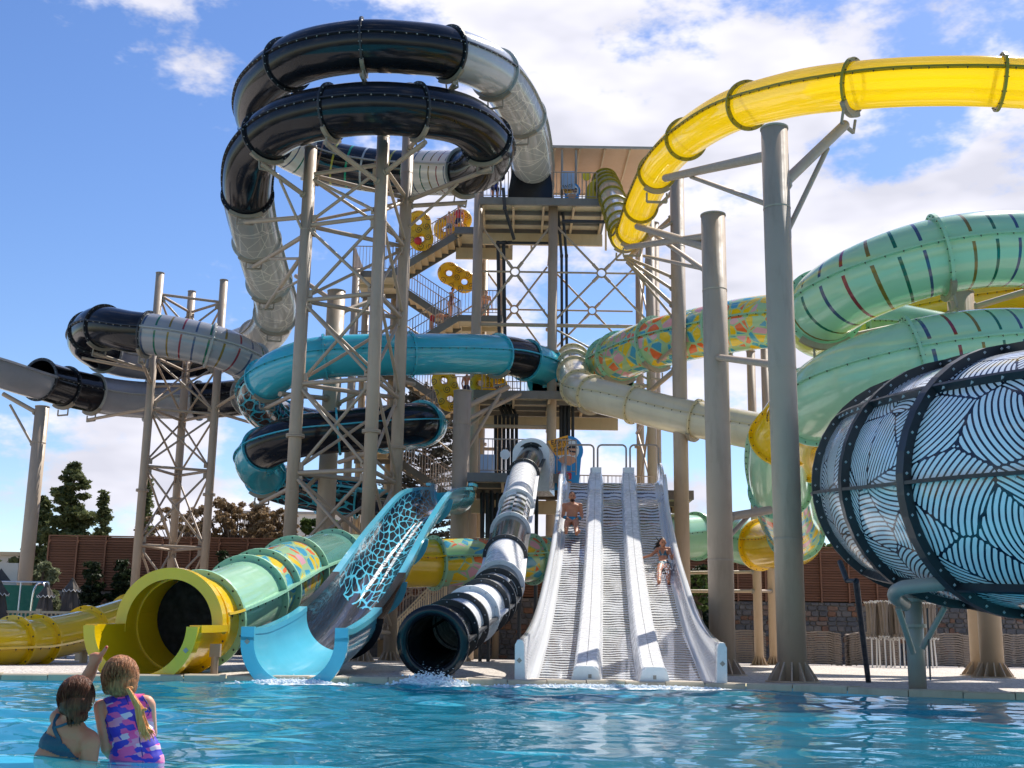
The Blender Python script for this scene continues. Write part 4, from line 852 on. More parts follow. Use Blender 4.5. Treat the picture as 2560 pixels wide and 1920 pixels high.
# ------------------------------------------------------------------ three lane racing slide
def racing_slide():
    prof = [(19.05, -.02), (20.0, .05), (22.2, .42), (25.2, 1.02), (28.3, 1.86), (30.6, 2.55), (32.7, 3.34), (34.4, 4.06), (35.6, 4.72), (36.3, 4.95), (37.0, 5.08), (37.6, 5.5), (38.3, 5.8), (39.4, 5.86)]
    line = [(1.74 + (y - 19.05) * .079, y, z) for y, z in prof]
    C, t = catmull(line, 10); T, S, N = frames(C); L = arclen(C)
    g = root('racing_slide', (1.74, 19.05, .0), 'white three lane racing slide with wavy dark lines', 'water slide')
    pitch, w = 1.05, .63
    for k, nm in ((-1, 0), (0, 1), (1, 2)):
        xs = np.linspace(-w / 2, w / 2, 15); pr = np.array([(k * pitch + x, .0 + 1.2 * max(0, abs(x) - .25) ** 2) for x in xs])
        rows = [c + pr[:, :1] * s + pr[:, 1:] * u for c, s, u in zip(C, S, N)]
        mk('lane', strip(rows), 'wavy_lane', g, True, np.array([(l, x + w / 2) for l in L for x in xs]))
        bot = pr.copy(); bot[:, 1] -= .07; mk('lane_underside', strip([c + bot[:, :1] * s + bot[:, 1:] * u for c, s, u in zip(C, S, N)]), 'white_gel', g, True)
    # dividers: raised boxes with rounded shoulders, in lengths
    cuts = [0, 14, 34, 52, 68, 84, 96, 112, len(C) - 1]
    hw = (pitch - w) / 2
    for k in (-.5, .5):
        x0 = k * pitch
        for a, b in zip(cuts[:-1], cuts[1:]):
            sl_ = slice(a, b + 1); h = .34
            for sg in (-1, 1):
                pr = [(x0 + sg * .004, -.05), (x0 + sg * .004, h), (x0 + sg * (hw - .05), h), (x0 + sg * (hw - .02), h - .03), (x0 + sg * (hw + .03), .03), (x0 + sg * (hw + .05), -.05)]
                mk('divider_panel', sweep(C[sl_] + T[sl_] * 0, S[sl_], N[sl_], pr), 'white_gel', g)
        e = C[0] + S[0] * x0
        pr = [(-hw - .06, -.12), (-hw - .03, .1), (-hw + .02, .28), (-hw + .1, .35), (hw - .1, .35), (hw - .02, .28), (hw + .03, .1), (hw + .06, -.12)]
        mk('divider_nose', sweep([e - T[0] * .10, e + T[0] * .1], [S[0]] * 2, [N[0]] * 2, pr), 'white_gel', g)
        mk('maker_plate', box(e - T[0] * .104 + N[0] * .2 + S[0] * (.06 if k < 0 else 0), (.05, .006, .06), axes=np.array([S[0], T[0], N[0]])), 'steel_grey', g)
    # outer walls: curved up, thick rim, higher at the run-out
    for sg in (-1, 1):
        rows, uv, ro = [], [], []
        for c, s, u, l, q in zip(C, S, N, L, C):
            hgt = .50 + .22 * math.exp(-(l / 2.6) ** 2) + .34 * math.exp(-((l - L[-1] + 3.2) / 1.0) ** 2) + .25 * math.exp(-((l - L[-1]) / .9) ** 2)
            e = pitch + w / 2; pp = [(e - .02, 0), (e + .06, .02), (e + .11, .10), (e + .13, .3 * hgt / .5), (e + .14, hgt), (e + .25, hgt), (e + .25, hgt - .06)]
            rows.append(np.array([c + sg * a * s + b * u for a, b in pp])); uv += [(l, v) for v in (0, .15, .3, .55, .95, 1, 1)]
            ro.append(np.array([c + sg * a * s + b * u for a, b in ((e + .245, hgt - .05), (e + .17, hgt - .06), (e + .17, -.1), (e - .1, -.12))]))
        mk('side_wall', strip(rows), 'wall_lines', g, True, np.array(uv)); mk('side_wall_outer', strip(ro), 'white_gel', g, True)
        c, s, u, tt_ = C[0], S[0], N[0], T[0]; e = pitch + w / 2
        pr = [(sg * a, b) for a, b in ((e - .06, -.12), (e - .02, .03), (e + .06, .06), (e + .10, .16), (e + .12, .66), (e + .15, .73), (e + .22, .73), (e + .26, .66), (e + .26, -.12))]
        mk('wall_nose', sweep([c - tt_ * .10, c + tt_ * .12], [s] * 2, [u] * 2, pr if sg > 0 else pr[::-1]), 'white_gel', g)
        mk('maker_plate', box(c - tt_ * .104 + s * sg * (e + .19) + u * .42, (.06, .006, .06), axes=np.array([nz(s + u), tt_, nz(u - s)])), 'steel_grey', g)
    for k in (-1, 0, 1):
        e = C[0] + S[0] * k * pitch; mk('lane_nose', box(e - T[0] * .05 - N[0] * .07, (w, .14, .12), axes=np.array([S[0], T[0], N[0]])), 'white_gel', g)
    # hoop rails over the start of each lane, little posts below them
    for k in (-1, 0, 1):
        c = C[-8] + S[-8] * k * pitch; a = np.linspace(0, math.pi / 2, 7); ww, hh, rr = pitch * .44, 1.25, .14
        pts = [(-ww, .2)] + [(-ww + rr - rr * math.cos(q), hh - rr + rr * math.sin(q)) for q in a] + [(ww - rr + rr * math.sin(q), hh - rr + rr * math.cos(q)) for q in a] + [(ww, .2)]
        W = np.array([c + x * S[-8] + np.array([0, 0, z]) for x, z in pts]); Tm = np.gradient(W, axis=0); Tm = Tm / np.linalg.norm(Tm, axis=1)[:, None]; Nn = np.tile(T[-8] / np.linalg.norm(T[-8]), (len(W), 1)); Ss = np.cross(Tm, Nn); aa = np.linspace(0, 2 * math.pi, 8, endpoint=False)
        mk('hoop_rail', sweep(W, Ss, Nn, np.stack([np.cos(aa), np.sin(aa)], 1) * .03), 'rail', g, True)
    for k in (-.5, .5):
        c = C[-8] + S[-8] * k * pitch; mk('spray_post', J([box(c + [0, 0, .42], (.34, .2, .14)), box(c + [0, -.2, .2], (.3, .5, .5))]), 'white_gel', g)
    for sg in (-1, 1):
        for i in (60, 92, 118):
            c = C[i] + S[i] * sg * 1.2; bar(g, (c[0], c[1], .1), c - np.array([0, 0, .1]), .11, 'steel', 'leg')
        for i, j in ((60, 92), (92, 118)):
            a, b = C[i] + S[i] * sg * 1.2, C[j] + S[j] * sg * 1.2; bar(g, (a[0], a[1], .5), b - np.array([0, 0, 1.0]), .05)
    return C, S, N, T, L, g
RS = racing_slide()

# ------------------------------------------------------------------ slide tower with platforms, stairs, pipes
def railing_geo(p, q, h=1.1, gap=.14, r=.022, rr=.012, round_=False):
    p, q = np.asarray(p, float), np.asarray(q, float); up = np.array([0, 0, 1.0]); L = np.linalg.norm(q - p); n = max(2, int(L / gap)); out = [cyl(p + up * h, q + up * h, r, None, 6), cyl(p + up * .12, q + up * .12, r * .8, None, 6)]
    for i in range(n + 1):
        b = p + (q - p) * i / n; post = i % 8 == 0 or i == n
        out.append(cyl(b + up * (.0 if post else .12), b + up * h, r if post else rr, None, 5, False))
    return J(out)
def tower():
    t = {k: np.array(xy_at(px, 900, 46)) for k, px in ((1, 1188), (2, 1380), (3, 1628))}
    g = root('slide_tower', (t[2][0], 48, .1), 'tall tan steel tower with platforms, cross braces and black pipes', 'slide tower'); Yf, Yb = 46.0, 51.5; G0 = g
    zt = 18.2; cx = {1: t[1][0], 2: t[2][0], 3: t[3][0]}
    for k in (1, 2, 3):
        column_part(g, cx[k], Yf, zt - .05 if k != 1 else zt + .6, .19, fins=False, cap=False, collar=(12.0, 6.0))
        column_part(g, cx[k] + .15, Yb, zt - .05, .17, 'steel_warm', fins=False, cap=False, collar=(14.4, 9.2))
    ring = mesh_of('ring_node', *ring_geo(np.zeros(3), np.array([0, 1., 0]), np.array([1., 0, 0]), np.array([0, 0, 1.]), .15, .21, .07, n=20), 'steel')
    def xbay(a, b, y, z0, z1, r=.045):
        c = np.array([(a + b) / 2, y, (z0 + z1) / 2]); inst('ring_node', ring, g, c)
        for sx, sz in ((a, z0), (a, z1), (b, z0), (b, z1)):
            e = np.array([sx, y, sz]); d = nz(e - c); bar(g, c + d * .2, e - d * .12, r); mk('turnbuckle', cyl(c + d * .2, c + d * .5, r * 1.5, None, 8), 'steel', g)
        for sx in (a, b): e = np.array([sx, y, c[2]]); d = nz(e - c); bar(g, c + d * .2, e - d * .15, r * .9)
    for y in (Yf, Yb):
        for a, b in ((1, 2), (2, 3)):
            xbay(cx[a], cx[b], y, 13.2, 17.4)
            if a == 2: xbay(cx[a], cx[b], y, 10.9, 13.0, .04)
            for z in (13.1, 9.0 if a == 1 else 10.7, 4.6): bar(g, (cx[a] + .15, y, z), (cx[b] - .15, y, z), .075, 'steel', 'strut')
    for k in (1, 2, 3):
        for z0, z1 in ((13.2, 17.4), (6.8, 9.8), (.8, 4.6)):
            bar(g, (cx[k], Yf + .2, z0), (cx[k], Yb - .2, z1), .045); bar(g, (cx[k], Yf + .2, z1), (cx[k], Yb - .2, z0), .045); bar(g, (cx[k], Yf, z1), (cx[k], Yb, z1), .07, 'steel', 'strut')
    def platform(x0, x1, y0, y1, z, nx, ny):
        g = part('platform', G0, ((x0 + x1) / 2, (y0 + y1) / 2, z))
        for yy in (y0, y1): beam(g, (x0, yy, z - .14), (x1, yy, z - .14), .12, .30, 'deck_steel', 'edge_beam')
        for xx in (x0 + .07, x1 - .07): beam(g, (xx, y0 + .08, z - .14), (xx, y1 - .08, z - .14), .12, .29, 'deck_steel', 'edge_beam')
        beam(g, (x0, y1 - .3, z - .62), (x1, y1 - .3, z - .62), .14, .5, 'tan', 'joist')
        for i in range(nx):
            for j in range(ny):
                a, b = x0 + .15 + (x1 - x0 - .3) * i / nx, x0 + .15 + (x1 - x0 - .3) * (i + 1) / nx; c, d = y0 + .1 + (y1 - y0 - .2) * j / ny, y0 + .1 + (y1 - y0 - .2) * (j + 1) / ny
                mk('floor_panel', box(((a + b) / 2, (c + d) / 2, z - .06), (b - a - .03, d - c - .03, .07)), 'deck_under', g)
        for i in range(nx + 1): x = x0 + .15 + (x1 - x0 - .3) * i / nx; beam(g, (x, y0 + .1, z - .22), (x, y1 - .1, z - .22), .09, .22, 'tan', 'joist')
        for j in range(1, ny): y = y0 + (y1 - y0) * j / ny; beam(g, (x0 + .1, y, z - .2), (x1 - .1, y, z - .2), .08, .16, 'deck_steel', 'joist')
    x0, x1 = cx[1] + .05, P(1520, 520, 45.6)[0]
    platform(x0, x1, 45.4, 48.9, zt, 4, 3); platform(P(1140, 560, 50)[0], cx[1] + 1.4, 48.95, 50.9, zt, 2, 1)
    platform(cx[1], P(1560, 985, 45.6)[0], 45.0, 48.6, 10.2, 4, 3); platform(cx[1], cx[2] + .4, 40.4, 45.2, 6.35, 3, 3); platform(cx[2] + .45, cx[3] + .6, 39.6, 43.6, 5.75, 3, 2)
    rl = lambda p, q, h=1.15, m='rail': mk('railing', railing_geo(p, q, h), m, g)
    xs = lambda px, py, Y=45.45: P(px, py, Y)[0]
    rl((xs(1208, 500), 45.45, zt), (xs(1270, 500), 45.45, zt)); rl((xs(1382, 500), 45.45, zt), (xs(1492, 500), 45.45, zt)); rl((x0 + 1.4, 48.8, zt), (x1, 48.8, zt))
    rl((xs(1205, 985), 45.05, 10.2), (xs(1300, 985), 45.05, 10.2)); rl((xs(1480, 980), 45.05, 10.2), (xs(1510, 980), 45.05, 10.2)); rl((cx[1], 48.5, 10.2), (cx[3], 48.5, 10.2))
    rl((xs(1196, 1222, 40.5), 40.5, 6.35), (xs(1318, 1222, 40.5), 40.5, 6.35), 1.2); rl((xs(1392, 1225, 40.5), 40.5, 6.35), (xs(1440, 1225, 40.5), 40.5, 6.35), 1.2)
    rl((xs(1440, 1210, 43), 43, 5.75), (xs(1640, 1210, 43), 43, 5.75), .95)
    # canopy roof over the top platform
    for i in range(5):
        a, b = x0 + 2.0 + (x1 + 2.0 - x0 - 2.0) * i / 5, x0 + 2.0 + (x1 + 2.0 - x0 - 2.0) * (i + 1) / 5
        mk('canopy_panel', ([(a + .02, 46.2, 20.75), (b - .02, 46.2, 20.75), (b - .02, 51.8, 20.95), (a + .02, 51.8, 20.95)], [(0, 1, 2, 3)]), 'canvas', g)
        beam(g, (a, 46.2, 20.70), (a, 51.8, 20.9), .06, .08, 'tan', 'canopy_rafter')
    beam(g, (x0 + 2.0, 46.15, 20.76), (x1 + 2.0, 46.15, 20.76), .08, .1, 'steel_grey', 'canopy_beam'); beam(g, (x0 + 2.0, 51.85, 20.95), (x1 + 2, 51.85, 20.95), .08, .12, 'tan', 'canopy_beam')
    for px in (1405, 1440): x = P(px, 440, 46.3)[0]; bar(g, (x, 46.3, zt), (x, 46.3, 20.7), .05, 'steel_grey', 'canopy_post')
    for x in (x0 + 2.2, x1 + .4): bar(g, (x, 51.7, zt), (x, 51.7, 20.9), .05, 'tan', 'canopy_post')
    # water pipes
    def pipe(pts, r=.075):
        for a, b in zip(pts[:-1], pts[1:]): bar(g, a, b, r, 'pipe', 'pipe')
        for a in pts[1:-1]: inst('pipe_elbow', elbow, g, a, None, (r * 1.12,) * 3)
    for px in (1249, 1263): pipe([P(px, 900, 47.4), P(px - 4, 608, 47.4), P(px + 16, 606, 47.2)])
    pipe([P(1262, 607, 47.3), P(1372, 608, 47.3)], .06); pipe([P(1285, 598, 46.2), P(1262, 520, 45.2), P(1258, 470, 45.1)], .07)
    for px in (1404, 1416): pipe([P(px + 2, 1120, 47), P(px, 640, 46.8), P(px - 9, 530, 46.4)], .06)
    for k in range(6):
        px = 1239 + k * 10.4; pts = [P(px, 1400, 44), P(px, 1040, 46.6)]
        if k > 1: pts.append(P(px - 12, 1012, 47.2))
        pipe(pts, .07)
    for k in range(4): pipe([P(1402 + k * 10, 1300, 46.4), P(1402 + k * 10, 1000, 46.6)], .065)
    for k in range(5): px = 1205 + k * 13; pipe([P(px, 1360, 42), P(px, 1232, 42)], .07)
    pipe([P(1520, 555, 45.3), P(1405, 553, 45.3)], .07)
    for px in (1205, 1225, 1300, 1340): bar(g, (*xy_at(px, 1400, 43), .1), (*xy_at(px, 1400, 43), 6.1), .07, 'pipe', 'pipe')
    # entry boxes
    c = P(1327, 476, 45.6); x, y = c[0], 45.6
    mk('entry_box', ([(x - .95, y - .1, zt), (x + .95, y - .1, zt), (x + .72, y - .1, zt + 1.55), (x - .72, y - .1, zt + 1.55), (x - .95, y + 1.6, zt), (x + .95, y + 1.6, zt), (x + .72, y + 1.6, zt + 1.55), (x - .72, y + 1.6, zt + 1.55)], [(0, 1, 2, 3), (5, 4, 7, 6), (4, 0, 3, 7), (1, 5, 6, 2), (3, 2, 6, 7)]), 'black', g)
    x, y = P(1506, 470, 46)[0], 46.3; mk('entry_box', J([box((x, y + .5, zt + .55), (.75, .9, 1.1)), cyl((x, y - .02, zt + .62), (x, y + .9, zt + .62), .66, None, 24)]), 'yellow_sign', g)
    p = P(1522, 920, 44.8); mk('entry_box', J([box((p[0], p[1] + .6, 10.7), (1.9, 1.4, 1.0)), cyl((p[0], p[1] - .1, 10.95), (p[0], p[1] + 1.4, 10.95), 1.02, None, 28)]), 'mint_flange', g)
    p = P(1438, 898, 46.8); a = np.linspace(0, math.pi, 13); mk('entry_box', sweep([np.array([p[0], 46.4, 10.2]), np.array([p[0], 47.8, 10.2])], [np.array([1., 0, 0])] * 2, [np.array([0, 0, 1.])] * 2, [(-.72, 0)] + [(-.72 * math.cos(q), .95 + .62 * math.sin(q)) for q in a] + [(.72, 0)]), 'cream', g)
    p = P(1366, 920, 46.4); mk('entry_box', J([box((p[0], 46.8, 10.6), (1.1, 1.2, .8)), cyl((p[0], 46.2, 10.9), (p[0], 47.4, 10.9), .78, None, 24)]), 'teal', g)
    # stairs: flights zigzag between landings left and right
    xl, xr = P(985, 700, 50.2)[0], P(1150, 700, 50.2)[0]; y0, y1 = 49.3, 50.8
    zs = [18.2, 16.3, 14.4, 12.5, 10.6, 8.7, 6.8, 4.9, 3.0, 1.1]; st_tread = mesh_of('stair_tread', *box((0, 0, 0), (.30, 1.42, .05)), 'tan')
    rise = mesh_of('stair_riser', *box((0, 0, 0), (.03, 1.42, .17)), 'deck_under')
    for k in range(len(zs) - 1):
        za, zb = zs[k], zs[k + 1]; top, bot = (xr, xl) if k % 2 == 0 else (xl, xr); yo = 0 if k % 2 == 0 else 1.65; n = 10; g = part('stair_flight', G0, ((xl + xr) / 2, y0 + yo, zb))
        for i in range(n):
            f = (i + .5) / n; x = top + (bot - top) * f; z = za + (zb - za) * (i + 1) / n
            inst('stair_tread', st_tread, g, (x, (y0 + y1) / 2 + yo, z)); inst('stair_riser', rise, g, (x - .14 * np.sign(bot - top), (y0 + y1) / 2 + yo, z + .08))
        for yy in (y0 + yo, y1 + yo):
            beam(g, (top, yy, za - .12), (bot, yy, zb - .12), .06, .30, 'deck_steel', 'stringer'); mk('railing', railing_geo((top, yy, za), (bot, yy, zb), 1.1, .14), 'rail', g)
        lx = bot; sg = np.sign(bot - top); g = part('stair_landing', G0, (lx, y0, zb))
        a, b = sorted((lx, lx + sg * (1.9 if sg > 0 else 1.7)))
        beam(g, (a, y0 - .02, zb - .15), (b, y0 - .02, zb - .15), .1, .26, 'deck_steel', 'edge_beam'); beam(g, (a, 52.5, zb - .15), (b, 52.5, zb - .15), .1, .26, 'deck_steel', 'edge_beam')
        for q in range(2): mk('floor_panel', box(((a + b) / 2, y0 + .82 + q * 1.58, zb - .05), (b - a - .02, 1.52, .06)), 'deck_under', g)
        beam(g, ((a + b) / 2, y0 + .05, zb - .2), ((a + b) / 2, 52.4, zb - .2), .08, .18, 'tan', 'joist'); beam(g, (a + .1, 50.9, zb - .2), (b - .1, 50.9, zb - .2), .08, .18, 'tan', 'joist')
        end = b - .04 if sg > 0 else a + .04
        mk('railing', railing_geo((end, y0, zb), (end, 52.4, zb)), 'rail', g); mk('railing', railing_geo((a, y0, zb), (b, y0, zb)), 'rail', g)
    g = G0
    for x, y in ((xl - 1.5, 49.1), (xl - 1.5, 52.7), (xl - .2, 52.7)): column_part(g, x, y, 16.3, .17, 'steel_col' if y < 50 else 'steel_warm', fins=False, cap=False)
    for x, y in ((xr + 1.8, 52.7), (xr + .9, 52.7)): column_part(g, x, y, 18.0, .15, 'steel_warm', fins=False, cap=False)
    xbay(xl - 1.5, cx[1], 53.1, 12.5, 16.2, .04); xbay(xl - 1.5, cx[1], 53.1, 8.2, 12.2, .04); xbay(xl - 1.5, cx[1], 53.1, 1.0, 4.8, .04)
    return g, dict(xl=xl, xr=xr, y0=y0, zs=zs, zt=zt, cx=cx)
elbow = mesh_of('pipe_elbow', *J([cyl((0, 0, -1), (0, 0, 1), 1, None, 8), cyl((-1, 0, 0), (1, 0, 0), 1, None, 8)]), 'pipe')
TW, TI = tower()
# ------------------------------------------------------------------ boundary: stone wall with a slatted timber screen on top
plain('wood_dark', (.05, .028, .018), .9, .1)
WY, WZ0, WZ1, WZ2 = 54.0, .1, 2.75, 5.15
def stones(label, x0, x1, seen, name='stone_wall'):
    g = root(name, ((x0 + x1) / 2, WY, .1), label, 'wall'); g['kind'] = 'thing'
    mk('wall_core', box(((x0 + x1) / 2, WY + .2, (WZ0 + WZ1) / 2), (x1 - x0, .36, WZ1 - WZ0)), 'mortar', g)
    r = random.Random(int(x0 * 10)); z = WZ0; allst = []
    while z < WZ1 - .05:
        h = min(r.uniform(.16, .27), WZ1 - z); x = x0 + r.uniform(-.1, .1)
        while x < x1:
            w = r.uniform(.22, .52); xa, xb = max(x, x0), min(x + w, x1)
            if xb - xa > .1: allst.append((xa + .014, xb - .014, z + .012, z + h - .012, r.uniform(.0, .05)))
            x += w
        z += h
    def geo(s):
        xa, xb, za, zb, d = s; j = lambda k: r.uniform(-k, k); c = min(.045, (xb - xa) * .22, (zb - za) * .3)
        ring = [(xa + c + j(.01), za + j(.008)), (xb - c + j(.01), za + j(.008)), (xb + j(.008), za + c), (xb + j(.008), zb - c), (xb - c + j(.01), zb + j(.008)), (xa + c + j(.01), zb + j(.008)), (xa + j(.008), zb - c), (xa + j(.008), za + c)]
        y = WY - .03 - d; cx, cz = (xa + xb) / 2, (za + zb) / 2
        v = [(a, WY + .05, b) for a, b in ring] + [(a, y + .02, b) for a, b in ring] + [(cx + (a - cx) * .86, y, cz + (b - cz) * .84) for a, b in ring]
        f = [(i, (i + 1) % 8, 8 + (i + 1) % 8, 8 + i) for i in range(8)] + [(8 + i, 8 + (i + 1) % 8, 16 + (i + 1) % 8, 16 + i) for i in range(8)] + [tuple(range(16, 24))]
        return np.array(v), f
    allst.sort(key=lambda s: seen(s)); one, rest = allst[:300], allst[300:]
    for s in one: mk('stone', geo(s), 'stone', g)
    if rest: mk('stones', J([geo(s) for s in rest]), 'stone_rest', g, kind='stuff')
    return g
def screen(label, x0, x1, span, name='slatted_screen', z0=WZ1, z1=WZ2):
    g = root(name, ((x0 + x1) / 2, WY, z0), label, 'fence'); n = max(1, round((x1 - x0) / span)); w = (x1 - x0) / n; cnt = 21; p = (z1 - z0 - .06) / cnt
    sl_ = mesh_of('slat', *box((0, 0, 0), (w - .012, .022, p * .95), axes=np.array([[1, 0, 0], [0, math.cos(.62), -math.sin(.62)], [0, math.sin(.62), math.cos(.62)]])), 'wood')
    for i in range(n):
        for k in range(cnt): inst('slat', sl_, g, (x0 + (i + .5) * w, WY, z0 + .05 + (k + .5) * p))
    m = max(2, round((x1 - x0) / 1.27)); post = mesh_of('post', *box((0, 0, 0), (.07, .08, z1 - z0)), 'wood')
    for i in range(m + 1): inst('post', post, g, (x0 + (x1 - x0) * i / m, WY - .075, (z0 + z1) / 2))
    mk('top_rail', box(((x0 + x1) / 2, WY, z1 + .03), (x1 - x0 + .08, .12, .05)), 'wood', g); mk('backing', box(((x0 + x1) / 2, WY + .14, (z0 + z1) / 2), (x1 - x0, .02, z1 - z0)), 'wood_dark', g)
xa = P(120, 1400, WY)[0]; xm0, xm1 = P(760, 1400, WY)[0], P(1560, 1400, WY)[0]; xe = 25.0
stones('rough stone wall under the left timber screen behind closed parasols', xa, xm0, lambda s: abs((s[0] + s[1]) / 2 + 18.5) - s[2] * 2)
stones('shaded rough stone wall behind the tower legs', xm0 + .02, xm1, lambda s: abs((s[0] + s[1]) / 2 + 1) - s[2] * .5)
stones('grey and rust stone wall behind the stacked sun loungers', xm1 + .02, xe, lambda s: abs((s[0] + s[1]) / 2 - 14.5) * .5 - s[2] * 2.2)
screen('brown slatted timber screen on the wall below the conifer', xa, xm0, 3.8); screen('brown slatted timber screen behind the tower legs', xm0 + .1, xm1, 3.9); screen('brown slatted timber screen above the stacked loungers', xm1 + .1, xe, 3.9)
def low_screen():
    g = root('low_timber_fence', (-24, WY, .1), 'low plain timber fence beside the tall screen', 'fence')
    for k in range(12): mk('slat', box((xa - 5.1, WY, .4 + k * .23), (10, .03, .20)), 'wood', g)
    for k in range(6): mk('post', box((xa - .2 - k * 1.9, WY - .06, 1.5), (.08, .08, 2.9)), 'wood', g)
low_screen()

# ------------------------------------------------------------------ stacked sun loungers and parasols
def lounger_mesh():
    xs = [(-.95, -.03), (-.88, .03), (-.55, .035), (-.42, -.005), (-.15, -.01), (.0, .02), (.5, .02), (.66, -.035), (.86, -.04), (.95, -.085)]
    C = np.array([(x, 0, z) for x, z in xs]); S = np.tile([0, -1., 0], (len(C), 1)); N = np.tile([0, 0, 1.], (len(C), 1)); out = []
    for sg in (-1, 1): out.append(sweep(C + [0, sg * .31, 0], S, N, [(-.03, -.028), (.03, -.028), (.03, .028), (-.03, .028)]))
    out.append(sweep(C, S, N, [(-.29, -.006), (.29, -.006), (.29, .008), (-.29, .008)]))
    for x, sg in ((-.72, 1), (-.72, -1), (.66, 1), (.66, -1)): out.append(beam_geo((x, sg * .335, .0), (x + .05, sg * .335, -.085), .05, .03))
    return J(out)
lg = mesh_of('sun_lounger', *lounger_mesh(), 'lounger'); place = ['bottom', 'second from bottom', 'third from bottom', 'fourth from bottom', 'fifth from bottom', 'sixth from bottom', 'seventh from bottom', 'seventh from top', 'sixth from top', 'fifth from top', 'fourth from top', 'third from top', 'second from top', 'top']
for px, wh, fl in ((1862, 'behind the thin pale columns', 1), (2050, 'left of the dark pole', 1), (2150, 'just right of the dark leaning pole', -1), (2370, 'right of the parasol bundle', 1), (2560, 'at the picture edge', 1)):
    x = P(px, 1620, 47.5)[0] + (-.2 if fl > 0 else .45); n = 14
    for k in range(n):
        o = inst('sun_lounger', lg, None, (x + rng.uniform(-.015, .015), 47.5 + rng.uniform(-.02, .02), .20 + k * .088), Quaternion((0, 0, 1), (0 if fl > 0 else math.pi) + rng.uniform(-.01, .01)))
        tag(o, f'sun lounger {place[k]} of the stack {wh}', 'sun lounger', 'stacked sun loungers')
def fluted(c, z0, z1, r0, r1, n=9, amp=.3, seg=3, lean=(0, 0)):
    m = n * 4; a = np.arange(m) * 2 * math.pi / m; rows = []
    for k in range(seg + 1):
        f = k / seg; rr = (r0 + (r1 - r0) * f) * (1 + amp * np.cos(a * n + .4 * k)); rows.append(np.stack([c[0] + lean[0] * (z0 + (z1 - z0) * f) + rr * np.cos(a), c[1] + lean[1] * (z0 + (z1 - z0) * f) + rr * np.sin(a), np.full(m, z0 + (z1 - z0) * f) + .03 * np.cos(a * n * 2) * (k in (0, seg))], 1))
    return strip(rows, True)
PB = ['tan parasol at the dark pole end of the bundle', *[f'closed tan parasol, {w} from the dark pole in the bundle' for w in 'second third fourth fifth sixth seventh'.split()], 'closed tan parasol in the middle of the bundle', *[f'closed tan parasol, {w} from the far end of the bundle' for w in 'seventh sixth fifth fourth third second'.split()], 'closed tan parasol at the far end of the bundle']
for k in range(15):                                                     # bundle of closed parasols leaning together
    px = 2178 + k * 11.6 + rng.uniform(-2, 2); Y = 43.8 + (k % 3) * .28; x, y = xy_at(px, 1640, Y); ln = (rng.uniform(-.03, .03) - .02 * (k - 7) / 7, 0)
    g = root('closed_parasol', (x, y, .1), PB[k], 'parasol', 'bundle of closed parasols')
    mk('pole', cyl((x, y, .1), (x + ln[0] * 2.4, y, 2.45), .028, None, 8), 'white_trim', g)
    zz = rng.uniform(-.06, .06); mk('canopy', fluted((x, y), 1.2 + zz, 2.35 + zz, .12, .155, 7, .22, 4, ln), 'umbrella_light', g)
    for z, r_ in ((1.12 + zz, .16), (2.36 + zz, .185)): mk('trim', fluted((x, y), z, z + .035, r_, r_ * 1.05, 9, .28, 1, ln), 'white_trim', g); mk('valance', fluted((x, y), z - .16 if z > 2 else z, z if z > 2 else z + .14, r_ * .8, r_, 9, .25, 1, ln), 'umbrella_light', g)
for px, py, Y, s, lb in ((118, 1460, 34, 1.0, 'closed dark parasol nearest the green screen'), (182, 1446, 34.5, 1.0, 'taller closed dark parasol before the timber screen'), (340, 1466, 36, 1.0, 'closed dark parasol peeping over the yellow mouth'), (0, 1452, 31, 1.05, 'closed dark parasol cut by the picture edge')):
    x, y = xy_at(px, py, Y); zt_ = z_at(px, py, Y); g = root('closed_parasol', (x, y, .1), lb, 'parasol', 'closed dark parasols')
    mk('pole', cyl((x, y, .1), (x, y, zt_), .035, None, 8), 'steel_grey', g); mk('canopy', fluted((x, y), zt_ - 1.75, zt_ - .22, .42 * s, .12, 6, .2, 5), 'umbrella', g)
    mk('cap', fluted((x, y), zt_ - .34, zt_, .23 * s, .02, 6, .12, 3), 'umbrella', g); mk('trim', fluted((x, y), zt_ - .36, zt_ - .335, .235 * s, .235 * s, 6, .13, 1), 'white_trim', g)
